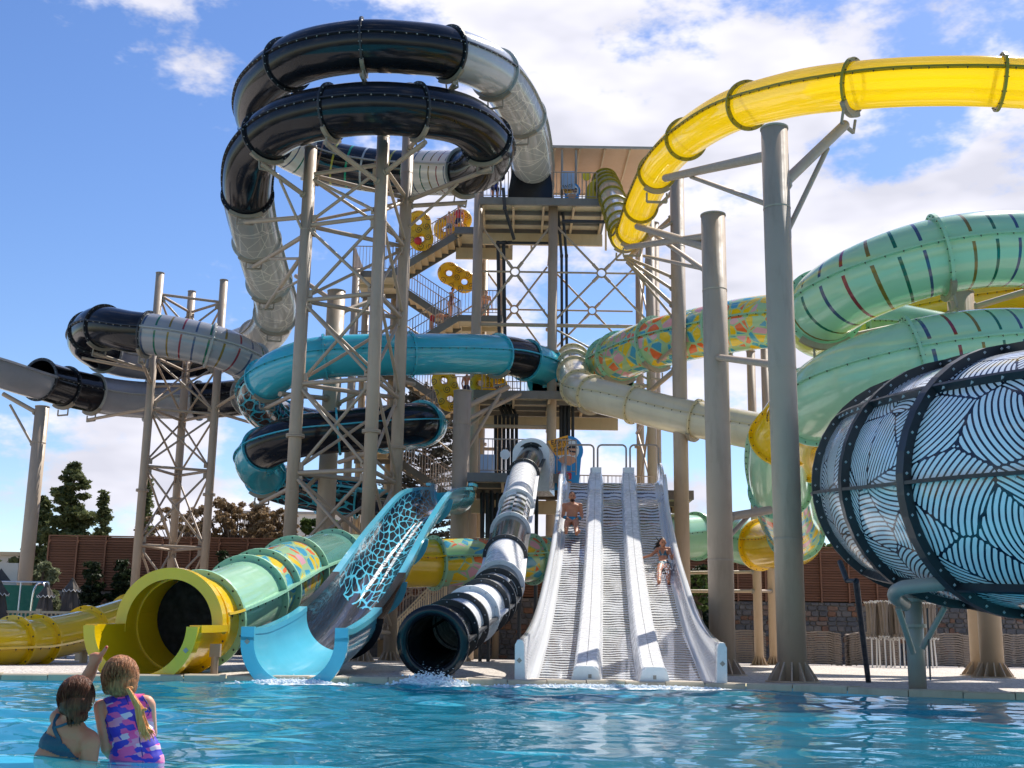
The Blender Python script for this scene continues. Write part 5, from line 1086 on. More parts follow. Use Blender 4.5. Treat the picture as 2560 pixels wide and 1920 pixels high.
def left_bits():
    y = 31.0; a, b = P(-120, 1540, y), P(420, 1540, y)
    g = root('beige_railing', ((a[0] + b[0]) / 2, y, .1), 'beige post and bar railing behind the low yellow slide', 'railing'); n = 5
    for k in range(n):
        p, q = a[0] + (b[0] - a[0]) * k / n, a[0] + (b[0] - a[0]) * (k + 1) / n
        mk('rail_panel', J([box(((p + q) / 2, y, 1.28), (q - p, .08, .06)), box(((p + q) / 2, y, .32), (q - p, .05, .05))] + [box((p + (q - p) * i / 10, y, .8), (.03, .03, .95)) for i in range(1, 10)]), 'tan', g); mk('post', box((p, y, .72), (.12, .12, 1.28)), 'tan', g)
    y = 39; a, b = P(-160, 1500, y)[0], P(118, 1500, y)[0]
    g = root('green_screen_fence', ((a + b) / 2, y, .1), 'green mesh screen hung from a pipe behind the column', 'fence'); mk('screen', box(((a + b) / 2, y, 1.3), (b - a, .03, 2.0)), 'green_screen', g); bar(g, (a, y, 2.4), (b, y, 2.4), .035, 'galv', 'pipe_rail')
    for k in range(5): bar(g, (a + (b - a) * k / 4, y, .1), (a + (b - a) * k / 4, y, 2.4), .035, 'galv', 'post')
    x = P(80, 1500, 37)[0]; C, _ = catmull([(x, 37, .1), (x, 37, 1.7), (x + .08, 37, 2.2), (x + .3, 37, 2.28), (x + .42, 37, 2.0)], 8); T, S, N = frames(C + np.linspace(0, .001, len(C))[:, None]); aa = np.linspace(0, 2 * math.pi, 8, endpoint=False)
    tag(mk('shower_pipe', J([cyl(C[i], C[i + 1], .03, None, 8, False) for i in range(len(C) - 1)] + [cyl(C[-1], C[-1] - [0, 0, .06], .03, .1, 10)]), 'chrome', True and None), 'bent chrome shower pipe beside the tan column', 'shower')
    p = P(6, 1436, 40); g = root('board_sign', (p[0], p[1], .1), 'pale sign board with dark triangle cut by the picture edge', 'sign'); mk('board', box(p, (1.0, .05, .75)), 'render_wall', g); mk('triangle', ([(p[0] - .3, p[1] - .03, p[2] - .25), (p[0] + .35, p[1] - .03, p[2] - .25), (p[0] - .05, p[1] - .03, p[2] + .2)], [(0, 1, 2)]), 'ink', g); mk('post', cyl((p[0], p[1], .1), (p[0], p[1], p[2] - .37), .04), 'steel', g)
    p = P(20, 1420, 66); g = root('pale_house', (p[0] - 3, 68, .1), 'pale rendered wall of a building beyond the trees at the picture edge', 'building'); mk('wall', box((p[0] - 3, 69, 2.6), (9, 5, 5)), 'render_wall', g); mk('roof', box((p[0] - 3, 69, 5.2), (9.4, 5.4, .2)), 'tan', g)
    p = P(318, 1350, 75); g = root('flat_roof_house', (p[0], 76, .1), 'flat cream building top showing above the timber screen', 'building'); mk('wall', box((p[0] + .6, 77, 3.4), (3.4, 4, 6.6)), 'render_wall', g); mk('roof', box((p[0] + .6, 77, 6.75), (3.7, 4.3, .12)), 'tan', g)
    p = P(700, 1290, 95); g = root('far_house', (p[0], 96, .1), 'grey house with a white boiler on its flat roof behind the trees', 'building'); mk('wall', box((p[0] + 3, 98, 5.4), (12, 5, 10.6)), 'render_wall', g); mk('roof', box((p[0] + 3, 98, 10.8), (12.3, 5.3, .2)), 'steel_grey', g); mk('boiler', cyl((p[0] + 5, 96.5, 11.7), (p[0] + 8.4, 96.5, 11.7), .75, None, 16), 'white_paint', g)
left_bits()
def ground_stair_rail():
    g = root('stair_rail', (-2.6, 44.5, .1), 'beige stair with barred railings in the shade behind the flume', 'stairs'); p, q = P(1010, 1640, 44.5), P(1110, 1520, 44.5)
    for dy in (0, 1.3): mk('railing', railing_geo((p[0] - .6, 44.5 + dy, .1), (q[0], 44.5 + dy, 2.2), 1.1, .12, .03, .016), 'tan', g); mk('stringer', beam_geo((p[0] - .6, 44.5 + dy, .05), (q[0], 44.5 + dy, 2.05), .06, .25), 'tan', g)
    for k in range(9): f = (k + .5) / 9; mk('stair_tread', box((p[0] - .6 + (q[0] - p[0] + .6) * f, 45.15, .1 + 2.1 * f), (.3, 1.25, .05)), 'concrete', g)
ground_stair_rail()

# ------------------------------------------------------------------ trees and shrubs
def leaf_cloud(cs, rs, n, size, seed, flat=.6, el=1.7):
    r = np.random.default_rng(seed); cs, rs = np.asarray(cs, float), np.asarray(rs, float); w = (rs.prod(1)) ** (2 / 3); k = r.choice(len(cs), n, p=w / w.sum())
    d = r.normal(size=(n, 3)); d /= np.linalg.norm(d, axis=1)[:, None]; p = cs[k] + d * rs[k] * (r.random((n, 1)) ** .42)
    u = r.normal(size=(n, 3)); u[:, 2] *= flat; u /= np.linalg.norm(u, axis=1)[:, None]; t = r.normal(size=(n, 3)); v = np.cross(u, t); v /= np.linalg.norm(v, axis=1)[:, None]
    s = size * r.uniform(.55, 1.35, (n, 1)); a, b = u * s * el * .5, v * s * .5
    V = np.stack([p - a, p + b * .9 - a * .1, p + a, p - b * .9 - a * .1], 1).reshape(-1, 3); I = np.arange(4 * n).reshape(-1, 4); return V, I
def fast_mesh(name, V, I, mat):
    me = bpy.data.meshes.new(name); me.vertices.add(len(V)); me.vertices.foreach_set('co', np.ascontiguousarray(V, np.float32).ravel()); m = I.shape[1]; me.loops.add(I.size); me.loops.foreach_set('vertex_index', I.ravel().astype(np.int32))
    me.polygons.add(len(I)); me.polygons.foreach_set('loop_start', np.arange(0, I.size, m, dtype=np.int32)); me.update(calc_edges=True); me.validate(); me.materials.append(M(mat)); return me
def tree(name, label, cat, base, trunk, limbs, cs, rs, n, size, mat, seed, group=None, flat=.6, el=1.7, tmat='bark'):
    g = root(name, base, label, cat, group); b = np.asarray(base, float)
    mk('trunk', J([cyl(b + p, b + q, r0, r1, 8) for p, q, r0, r1 in trunk] + [cyl(b + np.asarray(p), b + np.asarray(q), r0, r1, 5, False) for p, q, r0, r1 in limbs]), tmat, g, True)
    V, I = leaf_cloud(np.asarray(cs) + b, rs, n, size, seed, flat, el); o = bpy.data.objects.new('crown', fast_mesh('crown', V - ORG[g], I, mat)); COL.objects.link(o); o.parent = g; return g
def conifer(px, py_top, Y, halfw, label, seed, mat='conifer', n=16000, size=.15, name='conifer_tree', lo=.12, group='conifers beyond the screen', lean=0, pw=1.0):
    x, y = xy_at(px, py_top, Y); H = z_at(px, py_top, Y) - .1; r = random.Random(seed); cs, rs, lb = [], [], []; z = H * .985
    while z > H * lo:
        f = 1 - z / H; R_ = halfw * (f ** pw) * r.uniform(.72, 1.18) + .12; m = 3 + int(R_ * 3.2)
        for i in range(m):
            a = r.uniform(0, 6.283); q = R_ * r.uniform(.25, 1.0); c = (q * math.cos(a) + lean * (z / H), q * math.sin(a), z + r.uniform(-.2, .2) + .10 * q); cs.append(c); s = .20 + .16 * R_ * r.uniform(.6, 1.2); rs.append((s * 1.25, s * 1.25, s * .55))
            lb.append(((lean * z / H, 0, z - .2), c, .05, .015))
        z -= .22 + .10 * R_
    return tree(name, label, 'tree', (x, y, .1), [(np.zeros(3), np.array([lean, 0, H * .95]), .05 * H ** .8, .03)], lb, cs, rs, n, size, mat, seed, group)
conifer(188, 1160, 64, 3.0, 'tall dark conifer rising over the timber screen', 3, n=46000, lo=.05, pw=.85)
conifer(112, 1245, 66, 1.9, 'dark conifer behind the tan column, left of the tall one', 4, n=22000, lo=.05)
conifer(262, 1235, 62, .9, 'slim conifer tip right of the tall one', 5, n=6000)
conifer(372, 1200, 70, .8, 'thin conifer seen through the slender truss tower', 6, n=6000)
for px, pt, lb, sd in ((236, 1408, 'narrow dark cypress against the timber screen', 11), (308, 1410, 'second narrow dark cypress against the timber screen', 12), (560, 1390, 'dark cypress behind the mint tube', 13), (1545, 1395, 'dark cypress right of the white slide', 14), (1745, 1420, 'dark cypress behind the front columns', 15)):
    conifer(px, pt, 52.6, .55, lb, sd, 'dark_leaf', 5000, .13, 'cypress_shrub', .04, 'cypresses along the wall', pw=.5)
def broad(px, py, Y, w, h, label, mat, seed, n=14000, size=.18, clumps=46, gaps=.55, name='leafy_tree', group='trees beyond the screen', k=1.0):
    x, y = xy_at(px, py, Y); zt_ = z_at(px, py, Y) - .1; r = random.Random(seed); cs, rs, lb = [], [], []; kk = 0
    while len(cs) < clumps and kk < 6000:
        kk += 1; a, b, c = r.uniform(-1, 1), r.uniform(-1, 1), r.uniform(-1, 1); q = a * a + b * b + c * c
        if q > 1 or q < r.random() * gaps: continue
        p = (a * w, b * w * .8, zt_ - h / 2 + c * h / 2); s = r.uniform(.28, .62) * min(w, h) * .36 * k; cs.append(p); rs.append((s, s, s * .7)); m = (p[0] * .3, p[1] * .3, zt_ - h * .9 + .3 * (p[2] - zt_ + h)); lb.append(((0, 0, max(.3, zt_ - h * 1.05)), m, .11, .06)); lb.append((m, p, .055, .014))
    return tree(name, label, 'tree', (x, y, .1), [(np.zeros(3), np.array([0, 0, max(.5, zt_ - h * .95)]), .2, .14)], lb, cs, rs, n, size, mat, seed, group)
broad(600, 1225, 62, 2.8, 5.0, 'brown dry leaved tree between the two truss towers', 'dry_leaf', 21, 17000, .115, 170, .1, k=.55); broad(455, 1262, 64, 2.4, 3.6, 'thin brown tree behind the slender truss tower', 'dry_leaf', 22, 6000, .11, 90, .1, k=.5); broad(690, 1275, 60, 1.7, 3.6, 'tan dry shrub tree beside the tall truss leg', 'dry_leaf', 27, 9000, .11, 90, .2, k=.6)
broad(860, 1282, 62, 1.8, 3.8, 'bright green tree behind the stout column', 'green_leaf', 23, 8000); broad(765, 1300, 61, 1.3, 3.4, 'green tree left of the stout column', 'green_leaf', 24, 6000); broad(100, 1405, 50, 1.2, 2.6, 'grey green olive bush before the timber screen', 'olive_leaf', 25, 8000, .14)
broad(20, 1385, 62, 1.8, 4.6, 'dark round tree at the picture edge', 'conifer', 26, 9000); broad(2085, 1338, 60, 1.3, 2.2, 'green bush top over the screen by the giant tube', 'green_leaf', 28, 6000); broad(1890, 1345, 61, 1.6, 2.4, 'green bush top between the front columns', 'green_leaf', 29, 6000); broad(1745, 1420, 51.5, .6, 1.8, 'small green plant behind the front columns', 'green_leaf', 30, 3000, .13)
def araucaria():
    x, y = xy_at(1068, 900, 64); H = 14.6; r = random.Random(9); cs, rs, lb = [], [], []
    for k in range(40):
        z = H * (.22 + .76 * k / 40); R_ = 3.6 * (1 - z / H) ** .55 + .4
        for i in range(7):
            a = r.uniform(0, 6.283); q = R_ * r.uniform(.7, 1.1); tip = np.array([q * math.cos(a), q * math.sin(a), z + .35 * q - .1 * q * q]); st = np.array([0, 0, z]); lb.append((st, tip, .06, .015))
            for f in np.linspace(.3, 1, 8): p = st + (tip - st) * f; cs.append(p + [0, 0, .08]); rs.append((.15, .15, .13))
    tree('araucaria_tree', 'open branched pine seen through the stair tower', 'tree', (x, y, .1), [(np.zeros(3), np.array([0, 0, H]), .32, .06)], lb, cs, rs, 15000, .11, 'pine_leaf', 9, None, 1.0, 2.2)
araucaria()
# ------------------------------------------------------------------ people
def ell(c, r, nu=16, nv=10, axes=None):
    v = [(0, 0, 1.)] + [(math.sin(math.pi * j / nv) * math.cos(2 * math.pi * i / nu), math.sin(math.pi * j / nv) * math.sin(2 * math.pi * i / nu), math.cos(math.pi * j / nv)) for j in range(1, nv) for i in range(nu)] + [(0, 0, -1.)]
    f = [(0, 1 + i, 1 + (i + 1) % nu) for i in range(nu)]
    for j in range(nv - 2):
        for i in range(nu): a, b = 1 + j * nu + i, 1 + j * nu + (i + 1) % nu; f.append((a, a + nu, b + nu, b))
    l = len(v) - 1; f += [(l, 1 + (nv - 2) * nu + (i + 1) % nu, 1 + (nv - 2) * nu + i) for i in range(nu)]
    v = np.array(v) * np.asarray(r, float)
    if axes is not None: v = v @ np.asarray(axes)
    return v + np.asarray(c, float), f
def capsule(p, q, r0, r1, n=12):
    p, q = np.asarray(p, float), np.asarray(q, float); d = nz(q - p); s, u = basis(d); a = np.arange(n) * 2 * math.pi / n; c = np.cos(a)[:, None] * s + np.sin(a)[:, None] * u; rows = []
    for k in range(1, 5): t = k / 4 * math.pi / 2; rows.append(p - d * r0 * math.cos(t) + c * r0 * math.sin(t))
    for k in range(0, 4): t = math.pi / 2 - k / 4 * math.pi / 2; rows.append(q + d * r1 * math.cos(t) + c * r1 * math.sin(t))
    v, f = strip(rows, True); m = len(v); v = np.vstack([v, [p - d * r0, q + d * r1]])
    return v, f + [(m, (i + 1) % n, i) for i in range(n)] + [(m + 1, m - n + i, m - n + (i + 1) % n) for i in range(n)]
TMP = bpy.data.scenes.new('workbench')
def remesh(parts, voxel, smooth=3, fac=.5):
    me = mesh_of('tmp', *J(parts), None); o = bpy.data.objects.new('tmp', me); TMP.collection.objects.link(o)
    m = o.modifiers.new('r', 'REMESH'); m.mode = 'VOXEL'; m.voxel_size = voxel; m.adaptivity = 0
    if smooth: s = o.modifiers.new('s', 'SMOOTH'); s.factor = fac; s.iterations = smooth
    with bpy.context.temp_override(scene=TMP, view_layer=TMP.view_layers[0]): dg = bpy.context.evaluated_depsgraph_get()
    e = o.evaluated_get(dg).to_mesh(); n = len(e.vertices); v = np.zeros(n * 3); e.vertices.foreach_get('co', v); f = [tuple(p.vertices) for p in e.polygons]
    bpy.data.objects.remove(o); return v.reshape(-1, 3), f
def seg_d(x, p, q, r0, r1):
    p, q = np.asarray(p), np.asarray(q); d = q - p; t = np.clip(((x - p) @ d) / max(d @ d, 1e-9), 0, 1); return np.linalg.norm(x - p - t[:, None] * d, axis=1) - (r0 + (r1 - r0) * t)
def shell(geo, mask, off):
    """faces picked from a body, lifted off the skin: a garment"""
    v, f = geo; nr = np.zeros_like(v)
    for q in f: n = np.cross(v[q[1]] - v[q[0]], v[q[2]] - v[q[0]]); nr[list(q)] += n
    nr /= np.maximum(np.linalg.norm(nr, axis=1), 1e-12)[:, None]
    ff = [q for q, m in zip(f, mask) if m]; used = sorted({i for q in ff for i in q}); mp = {i: k for k, i in enumerate(used)}
    return v[used] + nr[used] * off, [tuple(mp[i] for i in q) for q in ff]
def project(x):
    d = np.asarray(x) - CAM; w = d @ _f; return 1280 + F_PX * (d @ _r) / w, 960 - F_PX * (d @ _u) / w
def hand(w, tip, s, curl=.5, side=None, pal=None):
    """palm, four unequal bent fingers and a thumb"""
    w, tip = np.asarray(w, float), np.asarray(tip, float); d = nz(tip - w); a, b = basis(d)
    if side is not None: a = nz(np.asarray(side) - d * (np.asarray(side) @ d)); b = np.cross(a, d)
    out = [('hand', capsule(w, w + d * .05 * s, .024 * s, .03 * s)), ('hand', ell(w + d * .055 * s, np.array([.038, .03, .016]) * s, axes=np.array([a, d, b])))]
    for k, ln in enumerate((.066, .075, .07, .055)):
        o = (k - 1.5) * .019 * s; p0 = w + d * .08 * s + a * o; p1 = p0 + d * ln * .5 * s + b * curl * .01 * s; p2 = p1 + (d * math.cos(curl * 1.3) - b * math.sin(curl * 1.3)) * ln * .5 * s
        out += [('hand', capsule(p0, p1, .0095 * s, .009 * s, 8)), ('hand', capsule(p1, p2, .009 * s, .0075 * s, 8))]
    t0 = w + d * .03 * s - a * .03 * s; t1 = t0 + (d * .7 - a * .7) * .035 * s; t2 = t1 + d * .03 * s
    return out + [('hand', capsule(t0, t1, .012 * s, .011 * s, 8)), ('hand', capsule(t1, t2, .011 * s, .009 * s, 8))]
def standing(b, H, yaw=0., lean=0., arm_l=None, arm_r=None, knee_r=None, foot_r=None):
    f = np.array([math.sin(yaw), -math.cos(yaw), 0]); r = np.array([math.cos(yaw), math.sin(yaw), 0]); u = np.array([0, 0, 1.]); b = np.asarray(b, float); X = lambda a, c, z: b + r * a * H + f * (c + lean * max(0, z - .5)) * H + u * z * H
    j = dict(hl=X(-.055, 0, .5), hr=X(.055, 0, .5), kl=X(-.06, .02, .27), kr=X(.06, .02, .27), al=X(-.06, 0, .045), ar=X(.06, 0, .045), fl=X(-.065, .09, .02), fr=X(.065, .09, .02), pel=X(0, 0, .53), ch=X(0, 0, .72), nk=X(0, .0, .83), hd=X(0, .01, .925), sl=X(-.11, 0, .805), sr=X(.11, 0, .805), el=X(-.15, -.01, .63), er=X(.15, -.01, .63), wl=X(-.155, .05, .49), wr=X(.155, .05, .49), face=f, right=r)
    for k, a in (('l', arm_l), ('r', arm_r)):
        if a: j['e' + k] = X(*a[0]); j['w' + k] = X(*a[1])
    if knee_r: j['kr'] = X(*knee_r); j['ar'] = X(*foot_r); j['fr'] = j['ar'] + f * .09 * H
    return j
def human(name, label, j, s, skin_, clothes=(), hair_=None, voxel=.014, female=False, hairfn=None, group=None, beard=False, belly=1.0, hood=False, fing=True):
    """one continuous body from joints; garments and hair are children"""
    c = {k: np.asarray(v, float) for k, v in j.items()}; r = c['right']; f = c['face']; w = .9 if female else 1.0; U = nz(c['nk'] - c['pel']); Fw = nz(np.cross(U, r)); Fw = Fw if Fw @ f > -.2 else -Fw
    A = np.array([r, Fw, U]); hu = nz(c['hd'] - c['nk'] + np.array([0, 0, .05])); hf = nz(f - hu * (f @ hu)); HA = np.array([np.cross(hf, hu), hf, hu]); parts = []
    def add(t, *g): parts.extend((t, x) for x in g)
    add('torso', ell(c['ch'], np.array([.155 * w, .10, .17]) * s, axes=A), ell(c['pel'] * .5 + c['ch'] * .5, np.array([.13 * w * belly, .088, .17]) * s, axes=A), ell(c['ch'] + U * .07 * s, np.array([.165 * w, .085, .085]) * s, axes=A))
    if female: add('torso', *[ell(c['ch'] + r * q * .065 * s + Fw * .075 * s - U * .01 * s, np.array([.055, .05, .055]) * s, axes=A) for q in (-1, 1)])
    else: add('torso', *[ell(c['ch'] + r * q * .07 * s + Fw * .06 * s + U * .03 * s, np.array([.08, .05, .06]) * s, axes=A) for q in (-1, 1)])
    add('hips', ell(c['pel'], np.array([.15 if not female else .152, .105, .11]) * s, axes=A)); add('neck', capsule(c['nk'] - U * .05 * s, c['hd'] - hu * .04 * s, .058 * s * w, .052 * s * w)); add('torso', *[capsule(c['nk'] - U * .02 * s, c['s' + k], .055 * s, .058 * s * w) for k in 'lr'])
    add('head', ell(c['hd'] + hu * .015 * s, np.array([.075, .093, .10]) * s, axes=HA), ell(c['hd'] - hu * .055 * s + hf * .022 * s, np.array([.055, .06, .062]) * s, axes=HA), capsule(c['hd'] - hu * .0 * s + hf * .088 * s, c['hd'] - hu * .028 * s + hf * .103 * s, .009 * s, .016 * s, 8), *[ell(c['hd'] + HA[0] * q * .077 * s - hu * .01 * s, np.array([.012, .022, .032]) * s, axes=HA) for q in (-1, 1)])
    for k in 'lr':
        add('arm', capsule(c['s' + k], c['e' + k], .052 * s * w, .040 * s * w), capsule(c['e' + k], c['w' + k], .041 * s * w, .028 * s * w)); add('arm', ell(c['s' + k], np.array([.062, .06, .062]) * s * w))
        tip = c.get('t' + k, c['w' + k] + nz(c['w' + k] - c['e' + k]) * .12 * s)
        parts.extend(hand(c['w' + k], tip, s, .6, r if k == 'l' else -r) if fing else [('hand', capsule(c['w' + k], tip, .03 * s, .02 * s))])
        add('leg', capsule(c['h' + k], c['k' + k], .088 * s, .056 * s)); add('calf', capsule(c['k' + k], c['k' + k] * .6 + c['a' + k] * .4, .056 * s, .056 * s), capsule(c['k' + k] * .6 + c['a' + k] * .4, c['a' + k], .054 * s, .036 * s)); add('foot', capsule(c['a' + k], c['f' + k], .04 * s, .028 * s), ell((c['a' + k] * .4 + c['f' + k] * .6), np.array([.042, .042, .03]) * s))
    geo = remesh([p for _, p in parts], voxel, 3); body = mk(name, geo, skin_, None, True, at=np.array([*c['pel'][:2], geo[0][:, 2].min()])); tag(body, label, 'person', group)
    cen = np.array([geo[0][list(q)].mean(0) for q in geo[1]]); ids = sorted({t for t, _ in parts}); D = np.stack([np.min([np.min(np.linalg.norm(cen[:, None] - g[0][None, ::2], axis=2), axis=1) for t, g in parts if t == i], axis=0) for i in ids], 1); lab = np.array(ids)[D.argmin(1)]
    loc = (cen - c['pel']) @ A.T / s
    for nm, mat, fn in clothes:
        m = fn(lab, loc, cen, c)
        if m.any(): g2 = shell(geo, m, .008 * s); mk(nm, g2, mat, body, True)
    hd = c['hd']
    if hair_ or hood:
        hp = [ell(hd + hu * .03 * s - hf * .022 * s, np.array([.082, .088, .098]) * s, axes=HA)]
        if hairfn: hp += hairfn(hd, HA, s)
        hg = remesh(hp, .010 * s, 2)
        ctr = np.array([hg[0][list(q)].mean(0) for q in hg[1]]); mk('hair', hg, hair_, body, True)
    if beard: mk('beard', ell(hd - hu * .075 * s + hf * .05 * s, np.array([.05, .045, .04]) * s, axes=HA), hair_, body, True); mk('moustache', capsule(hd - hu * .048 * s + hf * .09 * s - HA[0] * .022 * s, hd - hu * .048 * s + hf * .09 * s + HA[0] * .022 * s, .011 * s, .011 * s, 8), hair_, body, True)
    for q in (-1, 1): mk('eye', ell(hd + HA[0] * q * .03 * s + hf * .083 * s + hu * .012 * s, np.array([.013, .008, .007]) * s, 8, 6, HA), 'ink', body, True); mk('eyebrow', capsule(hd + HA[0] * q * .016 * s + hf * .088 * s + hu * .034 * s, hd + HA[0] * q * .045 * s + hf * .078 * s + hu * .034 * s, .006 * s, .004 * s, 6), hair_ or 'hair_dark', body, True)
    mk('mouth', capsule(hd - HA[0] * .02 * s + hf * .086 * s - hu * .064 * s, hd + HA[0] * .02 * s + hf * .086 * s - hu * .064 * s, .007 * s, .007 * s, 8), 'skin_lip', body, True)
    return body
shorts = lambda top=.06, low=-.30: (lambda lab, loc, cen, c: np.isin(lab, ['hips', 'leg', 'torso']) & (loc[:, 2] < top) & (loc[:, 2] > low))
suit = lambda lab, loc, cen, c: (np.isin(lab, ['hips', 'torso']) & (loc[:, 2] < .42) & (loc[:, 2] > -.12))
def pj(**k): return {n: (P(*v) if len(v) == 3 and n not in ('face', 'right') else np.array(v, float)) for n, v in k.items()}
def slide_people():
    mj = pj(hd=(1430.5, 1242, 34.2), nk=(1430.5, 1259, 34.25), ch=(1431, 1272, 34.2), pel=(1429, 1303, 34.0), sl=(1411, 1264, 34.25), sr=(1450.5, 1264, 34.25), el=(1407, 1291, 34.1), er=(1455, 1292, 34.1), wl=(1421, 1297, 33.75), wr=(1440, 1298, 33.75), tl=(1427, 1301, 33.7), tr=(1434, 1302, 33.7), hl=(1421, 1306, 33.9), hr=(1438, 1306, 33.9), kl=(1416, 1311, 33.35), kr=(1440, 1314, 33.35), al=(1415, 1332, 32.75), ar=(1441, 1335, 32.75), fl=(1415, 1321, 32.6), fr=(1449, 1327, 32.6), face=(0, -1, 0), right=(1, 0, 0))
    human('person', 'bearded person in blue swim shorts sitting at the top of the racing slide', mj, 1.24, 'skin_tan', [('swim_shorts', 'swim_blue', lambda lab, loc, cen, c: np.isin(lab, ['hips', 'leg']) & (loc[:, 2] < .07) & (np.linalg.norm(cen - c['pel'], axis=1) < .52))], 'hair_dark', .015, beard=True)
    wj = pj(hd=(1657, 1357, 31.0), nk=(1658, 1371, 31.05), ch=(1658, 1383, 31.0), pel=(1659, 1411, 30.7), sl=(1644, 1374, 31.0), sr=(1672, 1373, 31.0), el=(1628, 1388, 30.9), er=(1680, 1396, 30.8), wl=(1605, 1395, 30.9), wr=(1686, 1383, 30.6), tl=(1594, 1397, 30.9), tr=(1697, 1377, 30.6), hl=(1652, 1413, 30.6), hr=(1667, 1413, 30.6), kl=(1648, 1428, 30.05), kr=(1671, 1428, 30.05), al=(1648, 1459, 29.3), ar=(1671, 1460, 29.3), fl=(1646, 1452, 29.1), fr=(1673, 1453, 29.1), face=(.05, -1, -.12), right=(1, 0, 0))
    top = lambda lab, loc, cen, c: (lab == 'torso') & (loc[:, 1] > .02) & (np.minimum(np.abs(loc[:, 0] - .065), np.abs(loc[:, 0] + .065)) + (loc[:, 2] - .26) * .45 < .062) & (loc[:, 2] > .235) & (loc[:, 2] < .40) | (lab == 'torso') & (np.abs(loc[:, 2] - .245) < .014)
    bot = lambda lab, loc, cen, c: np.isin(lab, ['hips', 'leg', 'torso']) & (loc[:, 2] < .02) & (loc[:, 2] > -.12)
    wv = lambda hd, HA, s: [capsule(hd + HA[0] * .05 * s - HA[1] * .05 * s, hd + HA[0] * .13 * s - HA[1] * .08 * s - HA[2] * .10 * s, .05 * s, .035 * s), capsule(hd + HA[0] * .13 * s - HA[1] * .08 * s - HA[2] * .08 * s, hd + HA[0] * .22 * s - HA[1] * .08 * s - HA[2] * .14 * s, .035 * s, .01 * s), capsule(hd + HA[0] * .08 * s - HA[1] * .05 * s + HA[2] * .03 * s, hd + HA[0] * .16 * s - HA[1] * .08 * s + HA[2] * .15 * s, .02 * s, .008 * s), capsule(hd + HA[0] * .08 * s - HA[1] * .06 * s, hd + HA[0] * .19 * s - HA[1] * .09 * s - HA[2] * .03 * s, .03 * s, .008 * s)]
    human('person', 'long haired person in a grey bikini sliding down with both arms held out', wj, 1.06, 'skin_tan', [('bikini_top', 'bikini', top), ('bikini_bottom', 'bikini', bot)], 'hair_dark', .013, True, wv)
    r = np.random.default_rng(4); dr = []
    for k in range(240):
        px, py = r.normal(1660, 12), r.normal(1432, 16); p = P(px, py, 30.2 - (py - 1411) * .012 - abs(r.normal(0, .28))); dr.append(ell(p, (.005 + .010 * r.random(),) * 3, 6, 4))
    tag(mk('water_spray', J(dr), 'droplet', at=P(1668, 1450, 30)), 'spray of water drops around the sliding legs', 'water spray', kind='stuff')
slide_people()
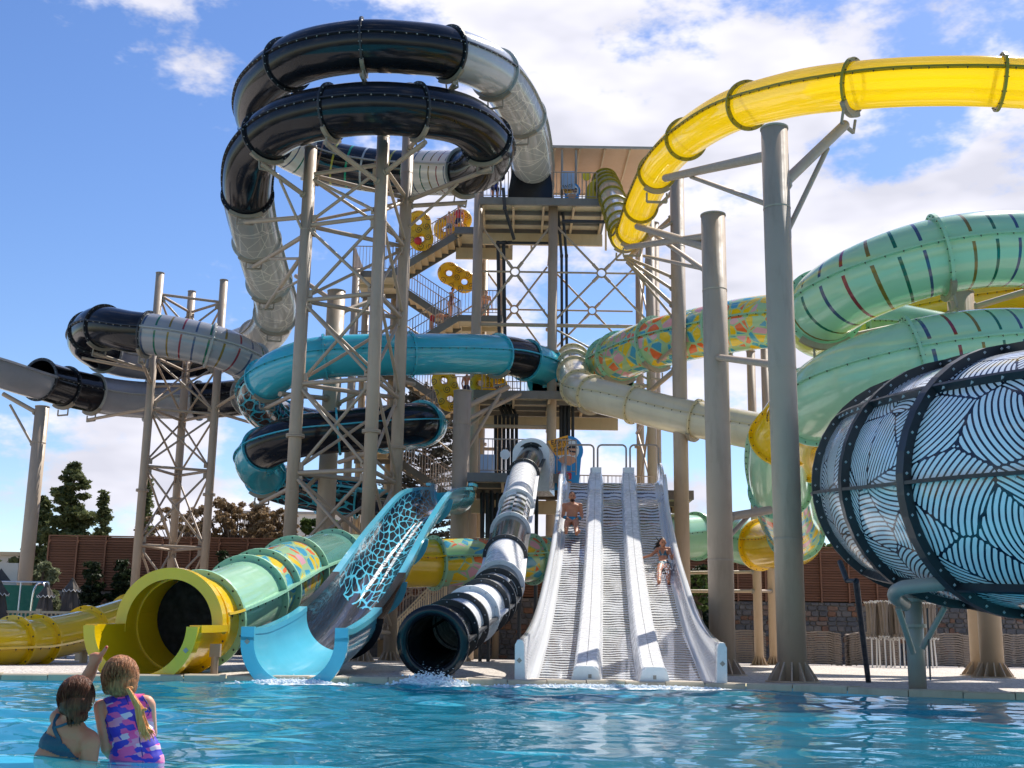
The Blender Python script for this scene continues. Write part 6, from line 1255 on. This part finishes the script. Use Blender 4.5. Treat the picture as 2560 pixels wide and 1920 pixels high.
def tower_people():
    zs, xl, xr = TI['zs'], TI['xl'], TI['xr']
    def on(px, py, Y=47.75): return P(px, py, Y)
    def stair_z(p, k): top, bot = (xr, xl) if k % 2 == 0 else (xl, xr); f = (p[0] - top) / (bot - top); return zs[k] + (zs[k + 1] - zs[k]) * min(1, max(0, f))
    b = on(1122, 578, 49.7); b[2] = stair_z(b, 0); human('person', 'child in leaf print shorts standing on the top stair flight', standing(b, 1.36, .2, arm_l=((-.2, .05, .72), (-.34, .05, .70))), 1.36 / 1.75, 'skin_fair', [('shorts', 'leaf_shorts', shorts(.08, -.33))], 'hair_fair', .018, fing=False, group='guests on the stairs')
    b = on(1146, 566, 50.1); b[2] = stair_z(b, 0); human('person', 'person in dark shorts with one knee raised near the top of the stairs', standing(b, 1.55, -.3, knee_r=(.16, .14, .36), foot_r=(.2, .0, .16)), 1.55 / 1.75, 'skin_fair', [('shorts', 'navy', shorts(.10, -.22)), ('shirt', 'red_shorts', lambda lab, loc, cen, c: (lab == 'torso') & (loc[:, 2] > .1))], 'hair_dark', .018, fing=False, group='guests on the stairs')
    b = on(1126, 722, 51.3); b[2] = stair_z(b, 1); human('person', 'person in a maroon swimsuit walking on the second stair flight', standing(b, 1.5, 1.1, lean=.18, arm_l=((-.15, .16, .66), (-.12, .3, .58))), 1.5 / 1.75, 'skin_fair', [('swimsuit', 'maroon', suit)], 'hair_dark', .018, True, fing=False, group='guests on the stairs')
    b = on(1079, 822, 49.9); b[2] = stair_z(b, 2); H = 1.5; X = lambda a, c, z: b + np.array([a, c, z]) * H
    human('person', 'person in red shorts bending over on the third stair flight', dict(hl=X(0, -.06, .5), hr=X(.0, .06, .5), kl=X(-.02, -.06, .27), kr=X(.03, .06, .27), al=X(.0, -.06, .04), ar=X(.02, .06, .04), fl=X(.09, -.06, .02), fr=X(.1, .06, .02), pel=X(.01, 0, .54), ch=X(.22, 0, .59), nk=X(.33, 0, .60), hd=X(.41, 0, .60), sl=X(.3, -.11, .58), sr=X(.3, .11, .58), el=X(.32, -.13, .42), er=X(.32, .13, .42), wl=X(.36, -.1, .28), wr=X(.36, .1, .28), face=(.6, 0, -.8), right=(0, 1., 0)), H / 1.75, 'skin_fair', [('shorts', 'red_shorts', lambda lab, loc, cen, c: np.isin(lab, ['hips', 'leg']) & (cen[:, 2] < c['pel'][2] + .12) & (cen[:, 2] > c['pel'][2] - .33))], 'hair_dark', .018, fing=False, group='guests on the stairs')
    b = np.array([P(1237, 505, 46.4)[0], 46.4, TI['zt']]); hoodfn = lambda hd, HA, s: [ell(hd - HA[1] * .03 * s, np.array([.105, .10, .125]) * s, axes=HA)]
    p = human('person', 'person in a blue hooded top at the top platform rail', standing(b, 1.62, .15), 1.62 / 1.75, 'skin_tan', [('hooded_top', 'hoodie', lambda lab, loc, cen, c: np.isin(lab, ['torso', 'arm', 'hips', 'neck']) & (loc[:, 2] > -.1)), ('trousers', 'navy', shorts(-.05, -1.2))], 'hair_dark', .018, belly=1.25, fing=False)
    hd = standing(b, 1.62, .15)['hd']; hg = remesh([ell(hd + [0, .035, .01], (.105, .10, .135)), ell(hd + [0, .03, -.12], (.11, .10, .07))], .016, 2); m = np.array([hg[0][list(q)].mean(0)[1] > hd[1] - .03 for q in hg[1]]); mk('hood', shell(hg, m, .004), 'hoodie', p, True)
    b = np.array([P(1166, 972, 49.8)[0], 49.8, zs[4]]); human('person', 'bare backed person on the middle landing beside a yellow raft', standing(b, 1.5, 2.6), 1.5 / 1.75, 'skin_tan', [('shorts', 'navy', shorts(.05, -.3))], 'hair_dark', .018, fing=False, group='guests on the stairs')
    b = np.array([P(1242, 985, 46.6)[0], 46.6, 10.2]); human('person', 'person crouching by the raft on the middle platform', standing(b, .95, .4), .95 / 1.75, 'skin_tan', [('shirt', 'maroon', lambda lab, loc, cen, c: (lab == 'torso')), ('shorts', 'navy', shorts(.08, -.33))], 'hair_dark', .016, fing=False, group='guests on the stairs')
    b = np.array([P(1215, 770, 50.6)[0], 50.6, zs[2]]); human('person', 'guest half hidden by the tower leg on the stair landing', standing(b, 1.5, .2), 1.5 / 1.75, 'skin_fair', [('shorts', 'leaf_shorts', shorts(.06, -.32))], 'hair_fair', .018, fing=False, group='guests on the stairs')
tower_people()
def raft_mesh():
    out, uv = [], []
    for sx in (-.40, .40):
        n, m = 28, 14; A = np.arange(n) * 2 * math.pi / n; B = np.arange(m) * 2 * math.pi / m
        rows = [np.array([(sx + (.34 + .205 * math.cos(b)) * math.cos(a), .205 * math.sin(b), (.34 + .205 * math.cos(b)) * math.sin(a)) for b in B]) for a in A]; v, f = strip(rows, True); f += [((n - 1) * m + k, (n - 1) * m + (k + 1) % m, (k + 1) % m, k) for k in range(m)]; out.append((v, f)); uv.append(v[:, [0, 2]] * 2.3 + .3)
    for z in (-.37, .37): v, f = capsule((-.25, 0, z), (.25, 0, z), .15, .15); out.append((v, f)); uv.append(v[:, [0, 2]] * 2.3 + .3)
    g = J(out); return mesh_of('raft', g[0], g[1], 'raft_print', True, np.vstack(uv))
rm = raft_mesh()
def raft(px, py, Y, rot, s, lb, yaw=0.):
    o = inst('double_raft', rm, None, P(px, py, Y), Quaternion((0, 0, 1), yaw) @ Quaternion((0, 1, 0), rot), (s,) * 3); tag(o, lb, 'raft', 'yellow double rafts'); ORG[o] = P(px, py, Y); return o
raft(1050, 577, 49.0, R(80), .98, 'yellow double raft with a red ball upright at the foot of the top flight'); raft(1132, 562, 50.7, R(-28), .98, 'yellow double raft behind the two guests on the top flight', -.2)
raft(1142, 694, 51.6, R(28), .98, 'yellow double raft carried by the guest in maroon', .1); raft(1118, 975, 49.0, R(70), 1.0, 'yellow double raft hanging over the lower stair flight', .2); raft(1222, 962, 45.9, R(10), .8, 'yellow raft lying on the middle platform')
tag(mk('red_ball', ell(P(1045, 602, 48.75), (.17, .12, .17)), 'red_ball', None, True), 'round red spot of a ball held against the upright raft', 'ball')

# two girls in the pool, seen from behind
def strands(paths, r0, r1):
    out = []
    for p in paths:
        p = np.asarray(p); T, S, N = frames(p + np.linspace(0, 1e-5, len(p))[:, None]); k = np.linspace(0, 1, len(p)); rr = r0 + (r1 - r0) * k
        rows = [c + rr_ * (math.cos(a) * s_ + math.sin(a) * n_) for c, s_, n_, rr_ in zip(p, S, N, rr) for a in (0, 2.1, 4.2)]; n = len(p)
        out.append((np.array(rows), [(i * 3 + q, i * 3 + (q + 1) % 3, i * 3 + 3 + (q + 1) % 3, i * 3 + 3 + q) for i in range(n - 1) for q in range(3)]))
    return J(out)
def combed(c, rad, nape, n, r, wob=.05, tail=None):
    """locks combed from the hairline over the crown to the nape"""
    out = []; nape = nz(nape)
    for k in range(n):
        ph = r.uniform(-1.75, 1.75); a = nz([math.sin(ph), .55 + r.uniform(-.25, .3), math.cos(ph) * .95]); e = nz(nape + np.array([r.uniform(-.30, .30), 0, r.uniform(-.16, .16)])); w = r.uniform(-wob, wob); lift = r.uniform(1.0, 1.035)
        om = math.acos(np.clip(a @ e, -.999, .999)); p = []
        for t in np.linspace(0, 1, 10):
            d = (math.sin((1 - t) * om) * a + math.sin(t * om) * e) / math.sin(om); d = nz(d + np.array([w * math.sin(t * 3.1), 0, w * math.sin(t * 6)])); p.append(c + d * rad * lift)
        if tail is not None: p += [p[-1] + np.asarray(t) * r.uniform(.5, 1.1) for t in tail]
        out.append(p)
    return out
def girl_right():
    Y = 6.25; k = Y / 5.5; q = lambda px, py, dy=0.: P(px, py, Y + dy * k); E = lambda c, r, *a, **w: ell(c, np.asarray(r) * k, *a, **w); K = lambda p, q_, a, b, n=12: capsule(p, q_, a * k, b * k, n)
    parts = [('head', E(q(299, 1688, .0), (.071, .082, .087))), ('neck', K(q(304, 1722, .01), q(310, 1762, .02), .036, .042)), ('torso', E(q(312, 1776, .02), (.098, .062, .075))), ('torso', E(q(318, 1815, .02), (.092, .062, .09))), ('torso', E(q(330, 1850, .02), (.102, .07, .09))), ('torso', E(q(337, 1880, .02), (.112, .078, .09))), ('torso', E(q(344, 1910, .02), (.116, .085, .10))), ('torso', E(q(348, 1950, .02), (.115, .09, .09))),
        ('leg', K(q(332, 1960, .05), q(330, 2160, .1), .07, .05)), ('leg', K(q(366, 1960, .05), q(366, 2160, .1), .07, .05)), ('torso', K(q(308, 1754, .02), q(262, 1766, .03), .036, .034)), ('torso', K(q(310, 1752, .02), q(366, 1757, .03), .036, .034)),
        ('arm', K(q(252, 1767, .02), q(266, 1872, .0), .033, .025)), ('arm', K(q(266, 1872, .0), q(292, 1906, .18), .025, .019)), ('arm', K(q(372, 1762, .03), q(380, 1835, .08), .030, .024)), ('arm', K(q(380, 1835, .08), q(356, 1880, .26), .023, .018)), ('head', E(q(258, 1700, -.01), (.008, .018, .024)))]
    parts += [('arm', x[1]) for x in hand(q(292, 1906, .18), q(310, 1912, .26), .75 * k)] + [('arm', x[1]) for x in hand(q(356, 1880, .26), q(340, 1890, .33), .75 * k)]
    geo = remesh([p for _, p in parts], .0065, 7); o = tag(mk('person', geo, 'skin_girl_pale', None, True, at=(q(340, 1900)[0], Y, -.6)), 'child with a long blond ponytail in a pink and blue swimsuit, standing in the pool', 'person')
    cen = np.array([geo[0][list(f)].mean(0) for f in geo[1]]); ids = sorted({t for t, _ in parts}); D = np.stack([np.min([np.min(np.linalg.norm(cen[:, None] - g[0][None, ::3], axis=2), axis=1) for t, g in parts if t == i], axis=0) for i in ids], 1); lab = np.array(ids)[D.argmin(1)]; px, py = project(cen)
    left = np.interp(py, [1735, 1745, 1760, 1780, 1803, 1864, 1900], [256, 258, 266, 271, 264, 276, 270]); right = np.interp(py, [1735, 1745, 1760, 1773, 1803, 1840, 1900], [359, 362, 369, 377, 381, 392, 420])
    m = (np.isin(lab, ['torso', 'neck', 'leg']) | ((lab == 'arm') & (px > left + 8) & (px < right - 6) & (np.abs(cen[:, 1] - Y) < .05))) & (py > 1737 + .0009 * (px - 308) ** 2 * 0) & (px > left) & (px < right) & (py < 1985)
    g2 = shell(geo, m, .005); mk('swimsuit', g2, 'print_suit', o, True)
    # seam down the back and dark edging at the armholes
    def line(pts, r, mat, name):
        b = []
        for a, c in zip(pts[:-1], pts[1:]): b.append(K(a, c, r, r, 6))
        mk(name, J(b), mat, o, True)
    def on_back(px_, py_): n_ = np.argmin((px - px_) ** 2 + (py - py_) ** 2 + (cen[:, 1] > Y + .02) * 1e5); return cen[n_] + np.array([0, -.004, 0])
    line([on_back(a, b) for a, b in ((314, 1738), (322, 1760), (335, 1790), (346, 1825), (352, 1860), (356, 1890), (357, 1910))], .0028, 'suit_seam', 'seam')
    line([on_back(a, b) for a, b in ((258, 1742), (268, 1760), (273, 1782), (265, 1802), (272, 1822), (279, 1850))], .003, 'suit_seam', 'edging'); line([on_back(a, b) for a, b in ((357, 1740), (367, 1756), (376, 1776), (378, 1795))], .003, 'suit_seam', 'edging')
    H = lambda c, r_: ell(c, np.asarray(r_) * k * .885)
    hp = [H(q(299, 1684, .0), (.0865, .098, .094)), H(q(301, 1705, -.012), (.083, .088, .075)), H(q(305, 1722, -.015), (.062, .06, .036)), H(q(270, 1712, -.0), (.028, .05, .05)), H(q(330, 1712, .0), (.026, .05, .05))]
    r = random.Random(2)
    mk('hair', J([remesh(hp, .005, 2), strands(combed(q(300, 1690, .0), np.array([.087, .099, .099]) * k * .885, (.22, -.72, -.60), 520, r), .0026, .0018), strands(combed(q(300, 1690, .0), np.array([.089, .101, .101]) * k * .885, (.22, -.72, -.60), 60, r, .16), .0022, .0012)]), 'hair_fair', o, True)
    tl = []
    for kk in range(60):
        dx, dy_ = r.uniform(-1, 1), r.uniform(-.8, .8); W = ((322, 1722, 4), (335, 1744, 7), (348, 1766, 10), (352, 1790, 11), (360, 1816, 14), (371 + r.uniform(-6, 7), 1832 + r.uniform(-8, 22), 15 + r.uniform(-2, 6)))
        pts = [q(a + dx * w_, b + dx * dx * 3, -.088 - .016 * (1 - abs(dx)) + dy_ * .012) for a, b, w_ in W]
        for i in range(5): tl.append(K(pts[i], pts[i + 1], .0042, (.0042, .0042, .004, .0035, .001)[i], 5))
    mk('ponytail', J(tl), 'hair_blond', o, True); b0, b1 = q(352, 1776, -.11), q(356, 1782, -.11); mk('hair_band', J([K(q(341, 1776, -.1), q(364, 1773, -.1), .007, .007, 8), K(q(318, 1722, -.09), q(329, 1720, -.09), .007, .007, 8)]), 'hair_blond', o, True)
plain('suit_seam', (.03, .02, .25), .6, .1)
def girl_left():
    Y = 6.1; k = Y / 5.35; q = lambda px, py, dy=0.: P(px, py, Y + dy * k); E = lambda c, r, *a, **w: ell(c, np.asarray(r) * k, *a, **w); K = lambda p, q_, a, b, n=12: capsule(p, q_, a * k, b * k, n)
    parts = [('head', E(q(191, 1740, .02), (.070, .080, .086))), ('head', E(q(231, 1752, .02), (.008, .016, .024))), ('neck', K(q(184, 1780, .02), q(172, 1812, .03), .036, .044)), ('torso', E(q(168, 1832, .03), (.088, .062, .07))), ('torso', E(q(158, 1862, .03), (.10, .068, .075))), ('torso', E(q(148, 1898, .03), (.11, .075, .08))), ('torso', E(q(142, 1950, .04), (.115, .085, .09))), ('torso', K(q(172, 1822, .03), q(222, 1850, .02), .042, .044)), ('torso', K(q(168, 1822, .03), q(146, 1795, .06), .04, .038)),
        ('arm', E(q(224, 1860, .01), (.046, .046, .05))), ('arm', K(q(226, 1862, .01), q(222, 1935, -.02), .042, .03)), ('arm', K(q(222, 1935, -.02), q(205, 1975, .16), .028, .02)),
        ('arm2', K(q(146, 1795, .06), q(196, 1738, .19), .036, .028)), ('arm2', K(q(196, 1738, .19), q(224, 1684, .16), .034, .030)), ('arm2', K(q(224, 1684, .16), q(236, 1656, .15), .029, .024)),
        ('leg', K(q(126, 1960, .05), q(126, 2160, .1), .07, .05)), ('leg', K(q(166, 1960, .05), q(166, 2160, .1), .07, .05))]
    # pointing hand: palm, index stretched, other fingers folded, thumb along the side
    w = q(236, 1652, .15); parts += [('arm2', E(q(239, 1645, .15), (.031, .022, .026))), ('arm2', K(q(228, 1640, .14), q(250, 1639, .15), .010, .010, 8)), ('arm2', K(q(250, 1641, .15), q(259, 1630, .15), .0115, .0105, 8)), ('arm2', K(q(259, 1630, .15), q(267, 1617, .15), .0105, .008, 8))]
    for i, (a, b) in enumerate(((243, 1641), (236, 1641), (229, 1643))): parts += [('arm2', K(q(a + 3, b + 5, .155), q(a - 1, b - 5, .17), .0095, .009, 8)), ('arm2', K(q(a - 1, b - 5, .17), q(a - 2, b + 4, .185), .009, .008, 8))]
    parts += [('arm2', K(q(250, 1652, .16), q(252, 1641, .175), .010, .008, 8))]
    geo = remesh([p for _, p in parts], .006, 4); o = tag(mk('person', geo, 'skin_girl', None, True, at=(q(150, 1900)[0], Y, -.6)), 'child in a teal bikini in the pool, pointing at the yellow mouth', 'person'); cen = np.array([geo[0][list(f)].mean(0) for f in geo[1]]); px, py = project(cen)
    ids = sorted({t for t, _ in parts}); D = np.stack([np.min([np.min(np.linalg.norm(cen[:, None] - g[0][None, ::3], axis=2), axis=1) for t, g in parts if t == i], axis=0) for i in ids], 1); lab = np.array(ids)[D.argmin(1)]
    up = np.interp(px, [70, 100, 118, 150, 172, 186, 260], [1838, 1833, 1834, 1851, 1871, 1890, 1935]); lo = np.interp(px, [70, 84, 110, 150, 185, 260], [1860, 1862, 1874, 1891, 1895, 1945])
    back = cen[:, 1] < Y + .06; m = (lab == 'torso') & (py > up) & (py < lo) | (lab == 'torso') & (~back) & (py > 1846) & (py < 1900)
    mk('bikini_top', shell(geo, m, .006), 'swim_teal', o, True)
    def on_back(px_, py_): n_ = np.argmin((px - px_) ** 2 + (py - py_) ** 2 + (~back) * 1e5); return cen[n_] + np.array([0, -.002, 0])
    def strap(pts, hw, nm='strap'):
        a = np.array([on_back(*p) for p in pts]); T = np.gradient(a, axis=0); T /= np.linalg.norm(T, axis=1)[:, None]; S = np.cross(T, [0, -1., 0]); S /= np.linalg.norm(S, axis=1)[:, None]; N = np.tile([0, -1., 0], (len(a), 1)); mk(nm, sweep(a, S, N, [(-hw, -.002), (hw, -.002), (hw, .006), (-hw, .006)]), 'swim_teal', o)
    strap(((146, 1784), (140, 1800), (136, 1818), (140, 1832), (147, 1846), (153, 1856)), .0085); strap(((186, 1806), (170, 1809), (153, 1814), (136, 1820), (120, 1828), (108, 1836)), .006)
    H = lambda c, r_: ell(c, np.asarray(r_) * k * .87)
    hp = [H(q(190, 1736, .02), (.085, .095, .095)), H(q(189, 1758, .0), (.079, .082, .07)), H(q(192, 1782, -.012), (.055, .055, .042)), H(q(200, 1792, -.03), (.04, .035, .028)), H(q(166, 1760, .02), (.04, .06, .055))]; r = random.Random(5)
    for kk in range(8): a, b = 188 + r.uniform(-14, 22), 1795 + r.uniform(-4, 5); hp.append(K(q(a, b, -.05), q(a + r.uniform(-4, 8), b + r.uniform(8, 22), -.055), .006, .002, 6))
    mk('hair', J([remesh(hp, .005, 2), strands(combed(q(190, 1740, .02), np.array([.0855, .096, .099]) * k * .87, (.12, -.62, -.75), 520, r), .0026, .0018), strands(combed(q(190, 1742, .02), np.array([.087, .098, .10]) * k * .87, (.10, -.55, -.80), 70, r, .15, [(.004, -.01, -.012), (.008, -.012, -.03), (.01, -.012, -.05)]), .0024, .001)]), 'hair_brown', o, True)
    p = q(229, 1762, -.0); mk('earring', ring_geo(p, np.array([0., 1, 0]), np.array([1., 0, 0]), np.array([0, 0, 1.]), .0075, .0095, .003, n=14), 'chrome', o); mk('fingernail', E(q(266, 1618.5, .143), (.0048, .003, .006), 8, 6), 'red_ball', o, True)
girl_right(); girl_left()

# ------------------------------------------------------------------ signs, lettering, splashes
def text(parent, s, at, size, mat, yaw=0., tilt=0., name='lettering', bold=0.):
    cu = bpy.data.curves.new('lettering', 'FONT'); cu.body = s; cu.size = size; cu.align_x = 'CENTER'; cu.align_y = 'CENTER'; cu.extrude = .004; cu.offset = bold
    o = bpy.data.objects.new('tmp', cu); TMP.collection.objects.link(o)
    with bpy.context.temp_override(scene=TMP, view_layer=TMP.view_layers[0]): dg = bpy.context.evaluated_depsgraph_get()
    e = o.evaluated_get(dg).to_mesh(); v = np.zeros(len(e.vertices) * 3); e.vertices.foreach_get('co', v); f = [tuple(p.vertices) for p in e.polygons]; v = v.reshape(-1, 3); bpy.data.objects.remove(o)
    c, n = math.cos(-tilt), math.sin(-tilt); x, y = v[:, 0] * c - v[:, 1] * n, v[:, 0] * n + v[:, 1] * c
    return mk(name, (np.stack([x, -v[:, 2], y], 1) + np.asarray(at), f), mat, parent)
def swimmer_sign(px, py, Y, h, label, low=True):
    c = P(px, py, Y); g = root('swimmer_sign', (c[0], Y, c[2] - h if low else TI['zt']), label, 'sign', 'swimmer signs'); x, y, z = c; s = h / 1.9
    a = np.linspace(R(-30), R(210), 22); zb_ = z - 1.35 * s if low else TI['zt'] + .01; out = [(x - .42 * s, zb_)] + [(x + .42 * s, zb_)] + [(x + .06 * s + .52 * s * math.cos(q), z + .02 + .52 * s * math.sin(q)) for q in a]
    n = len(out); mk('board', ([(a_, y, b) for a_, b in out] + [(a_, y + .04, b) for a_, b in out], [tuple(range(n)), tuple(range(2 * n - 1, n - 1, -1))] + [(i, n + i, n + (i + 1) % n, (i + 1) % n) for i in range(n)]), 'sign_blue', g)
    fl = lambda nm, pts, mat, d: mk(nm, ([(x + a_ * s, y - d, z + b * s) for a_, b in pts], [tuple(range(len(pts)))]), mat, g)
    aa = np.linspace(0, 2 * math.pi, 24, endpoint=False); fl('picture', [(.04 + .40 * math.cos(q), .04 + .40 * math.sin(q)) for q in aa], 'white_sign', .006)
    fl('flag_panel', [(-.66, .34), (.05, .56), (.08, -.12), (-.38, -.16)], 'orange', .012); fl('swimmer_body', [(-.30, -.30), (-.05, -.14), (.28, -.2), (.34, -.36), (.12, -.5), (-.12, -.46)], 'sign_skin', .010)
    fl('swimmer_face', [(.22 + .14 * math.cos(q), .02 + .18 * math.sin(q)) for q in aa], 'sign_skin', .014); fl('swimmer_hair', [(.22 + .16 * math.cos(q), .08 + .15 * math.sin(q)) for q in np.linspace(.1, math.pi - .1, 12)], 'ink', .018); fl('sunglasses', [(.10, .03), (.35, .0), (.34, -.06), (.11, -.03)], 'ink', .020)
    text(g, 'ΕΛΑΤΕ', (x - .22 * s, y - .02, z + .33 * s), .20 * s, 'ink', tilt=R(-10), bold=.004); text(g, 'ΝΑ ΒΓΕΙ ΤΟ', (x - .19 * s, y - .02, z + .2 * s), .10 * s, 'ink', tilt=R(-10)); text(g, 'CHECK', (x - .16 * s, y - .02, z + .05 * s), .17 * s, 'ink', tilt=R(-8), bold=.003)
    if low:
        for z0, m in ((-.86, 'sign_red'), (-1.16, 'orange')): fl('button', [(-.30 + .06 * (i in (0, 3)) * 0 + a_, z0 + b) for i, (a_, b) in enumerate(((.0, -.09), (.04, -.12), (.44, -.12), (.48, -.09), (.48, .09), (.44, .12), (.04, .12), (.0, .09)))], m, .008)
        text(g, 'ΜΑΧ', (x - .06 * s, y - .014, z - .81 * s), .10 * s, 'white_ink', bold=.003); text(g, 'ΒΑΡΟΣ', (x - .06 * s, y - .014, z - .91 * s), .10 * s, 'white_ink', bold=.003)
        mk('post', cyl((x, y + .06, z - 1.36 * s - .5), (x, y + .06, z - .2), .03, None, 8), 'steel', g)
    else: mk('post', cyl((x, y + .06, TI['zt']), (x, y + .06, z - .2), .03, None, 8), 'steel', g)
swimmer_sign(1416, 1128, 40.9, 1.9, 'blue swimmer sign with orange flag beside the racing slide start'); swimmer_sign(1428, 478, 45.9, 1.25, 'blue swimmer sign behind the top platform rail', False)
def disc_sign(px, py, Y, zf, mat, label, r=.28):
    c = P(px, py, Y); g = root('round_sign', (c[0], Y, zf), label, 'sign', 'round colour signs'); a = np.linspace(0, 2 * math.pi, 8, endpoint=False) + R(22.5); v = [(c[0] + r * math.cos(q), Y - .02, c[2] + r * math.sin(q)) for q in a] + [(c[0] + r * math.cos(q), Y + .02, c[2] + r * math.sin(q)) for q in a]
    mk('disc', (v, [tuple(range(8)), tuple(range(15, 7, -1))] + [(i, 8 + i, 8 + (i + 1) % 8, (i + 1) % 8) for i in range(8)]), mat, g); mk('post', cyl((c[0], Y + .05, zf), (c[0], Y + .05, c[2]), .025, None, 8), 'steel_grey', g)
disc_sign(1466, 441, 45.8, 18.2, 'yellow_sign', 'yellow round sign by the yellow slide start', .19); disc_sign(1251, 442, 45.8, 18.2, 'black_sign', 'black round sign by the black slide start', .2); disc_sign(1491, 896, 44.9, 10.2, 'green_sign', 'green round sign by the mosaic slide start', .19); disc_sign(1263, 1136, 40.45, 6.35, 'white_sign', 'white round sign by the striped body slide', .18)
def panel(px0, py0, px1, py1, Y, zf, label):
    a, b = P(px0, py0, Y), P(px1, py1, Y); g = root('notice_board', ((a[0] + b[0]) / 2, Y, zf), label, 'sign'); mk('board', box(((a[0] + b[0]) / 2, Y, (a[2] + b[2]) / 2), (b[0] - a[0], .04, a[2] - b[2])), 'blue_panel', g); mk('post', cyl(((a[0] + b[0]) / 2, Y + .05, zf), ((a[0] + b[0]) / 2, Y + .05, a[2]), .03, None, 8), 'steel_grey', g)
panel(1404, 428, 1436, 473, 45.9, 18.2, 'pale blue notice board on the top platform'); panel(1201, 1136, 1236, 1186, 40.7, 6.35, 'pale blue notice board on the lower platform')
def splash(px, Y, w, h, n, label, seed):
    r = np.random.default_rng(seed); x = xy_at(px, 1690, Y)[0]; out = []
    for k in range(n):
        a, b = r.normal(0, w * .42), abs(r.normal(0, .16)); z = abs(r.normal(0, h)) * math.exp(-(a / w) ** 2); s = r.uniform(.006, .022) * (1.3 - min(1, z / (h * 2))); out.append(ell((x + a, Y - b, .02 + z), (s * r.uniform(.8, 2.2), s, s), 6, 4))
    t_ = np.linspace(0, 2 * math.pi, 48, endpoint=False); rows = [np.array([(x + w * 1.5 * f_ * math.cos(q) * (1 + .18 * math.sin(5 * q + seed)), Y - .15 + .55 * f_ * math.sin(q) * (1 + .2 * math.sin(7 * q)), .035 - .02 * f_ + .012 * math.sin(9 * q + 14 * f_)) for q in t_]) for f_ in (.02, .3, .6, .85, 1.0)]
    sp = tag(mk('splash', J(out), 'droplet', at=(x, Y, 0)), label, 'splash', kind='stuff'); mk('foam', strip(rows, True), 'foam', sp, True, kind='stuff')
splash(1078, 18.45, .5, .10, 1200, 'white splash at the mouth of the striped body slide', 1); splash(735, 18.3, .6, .035, 900, 'white foam at the end of the teal flume', 2); splash(1548, 18.75, 1.5, .025, 1300, 'thin line of foam below the racing slide', 3)
bpy.data.scenes.remove(TMP)
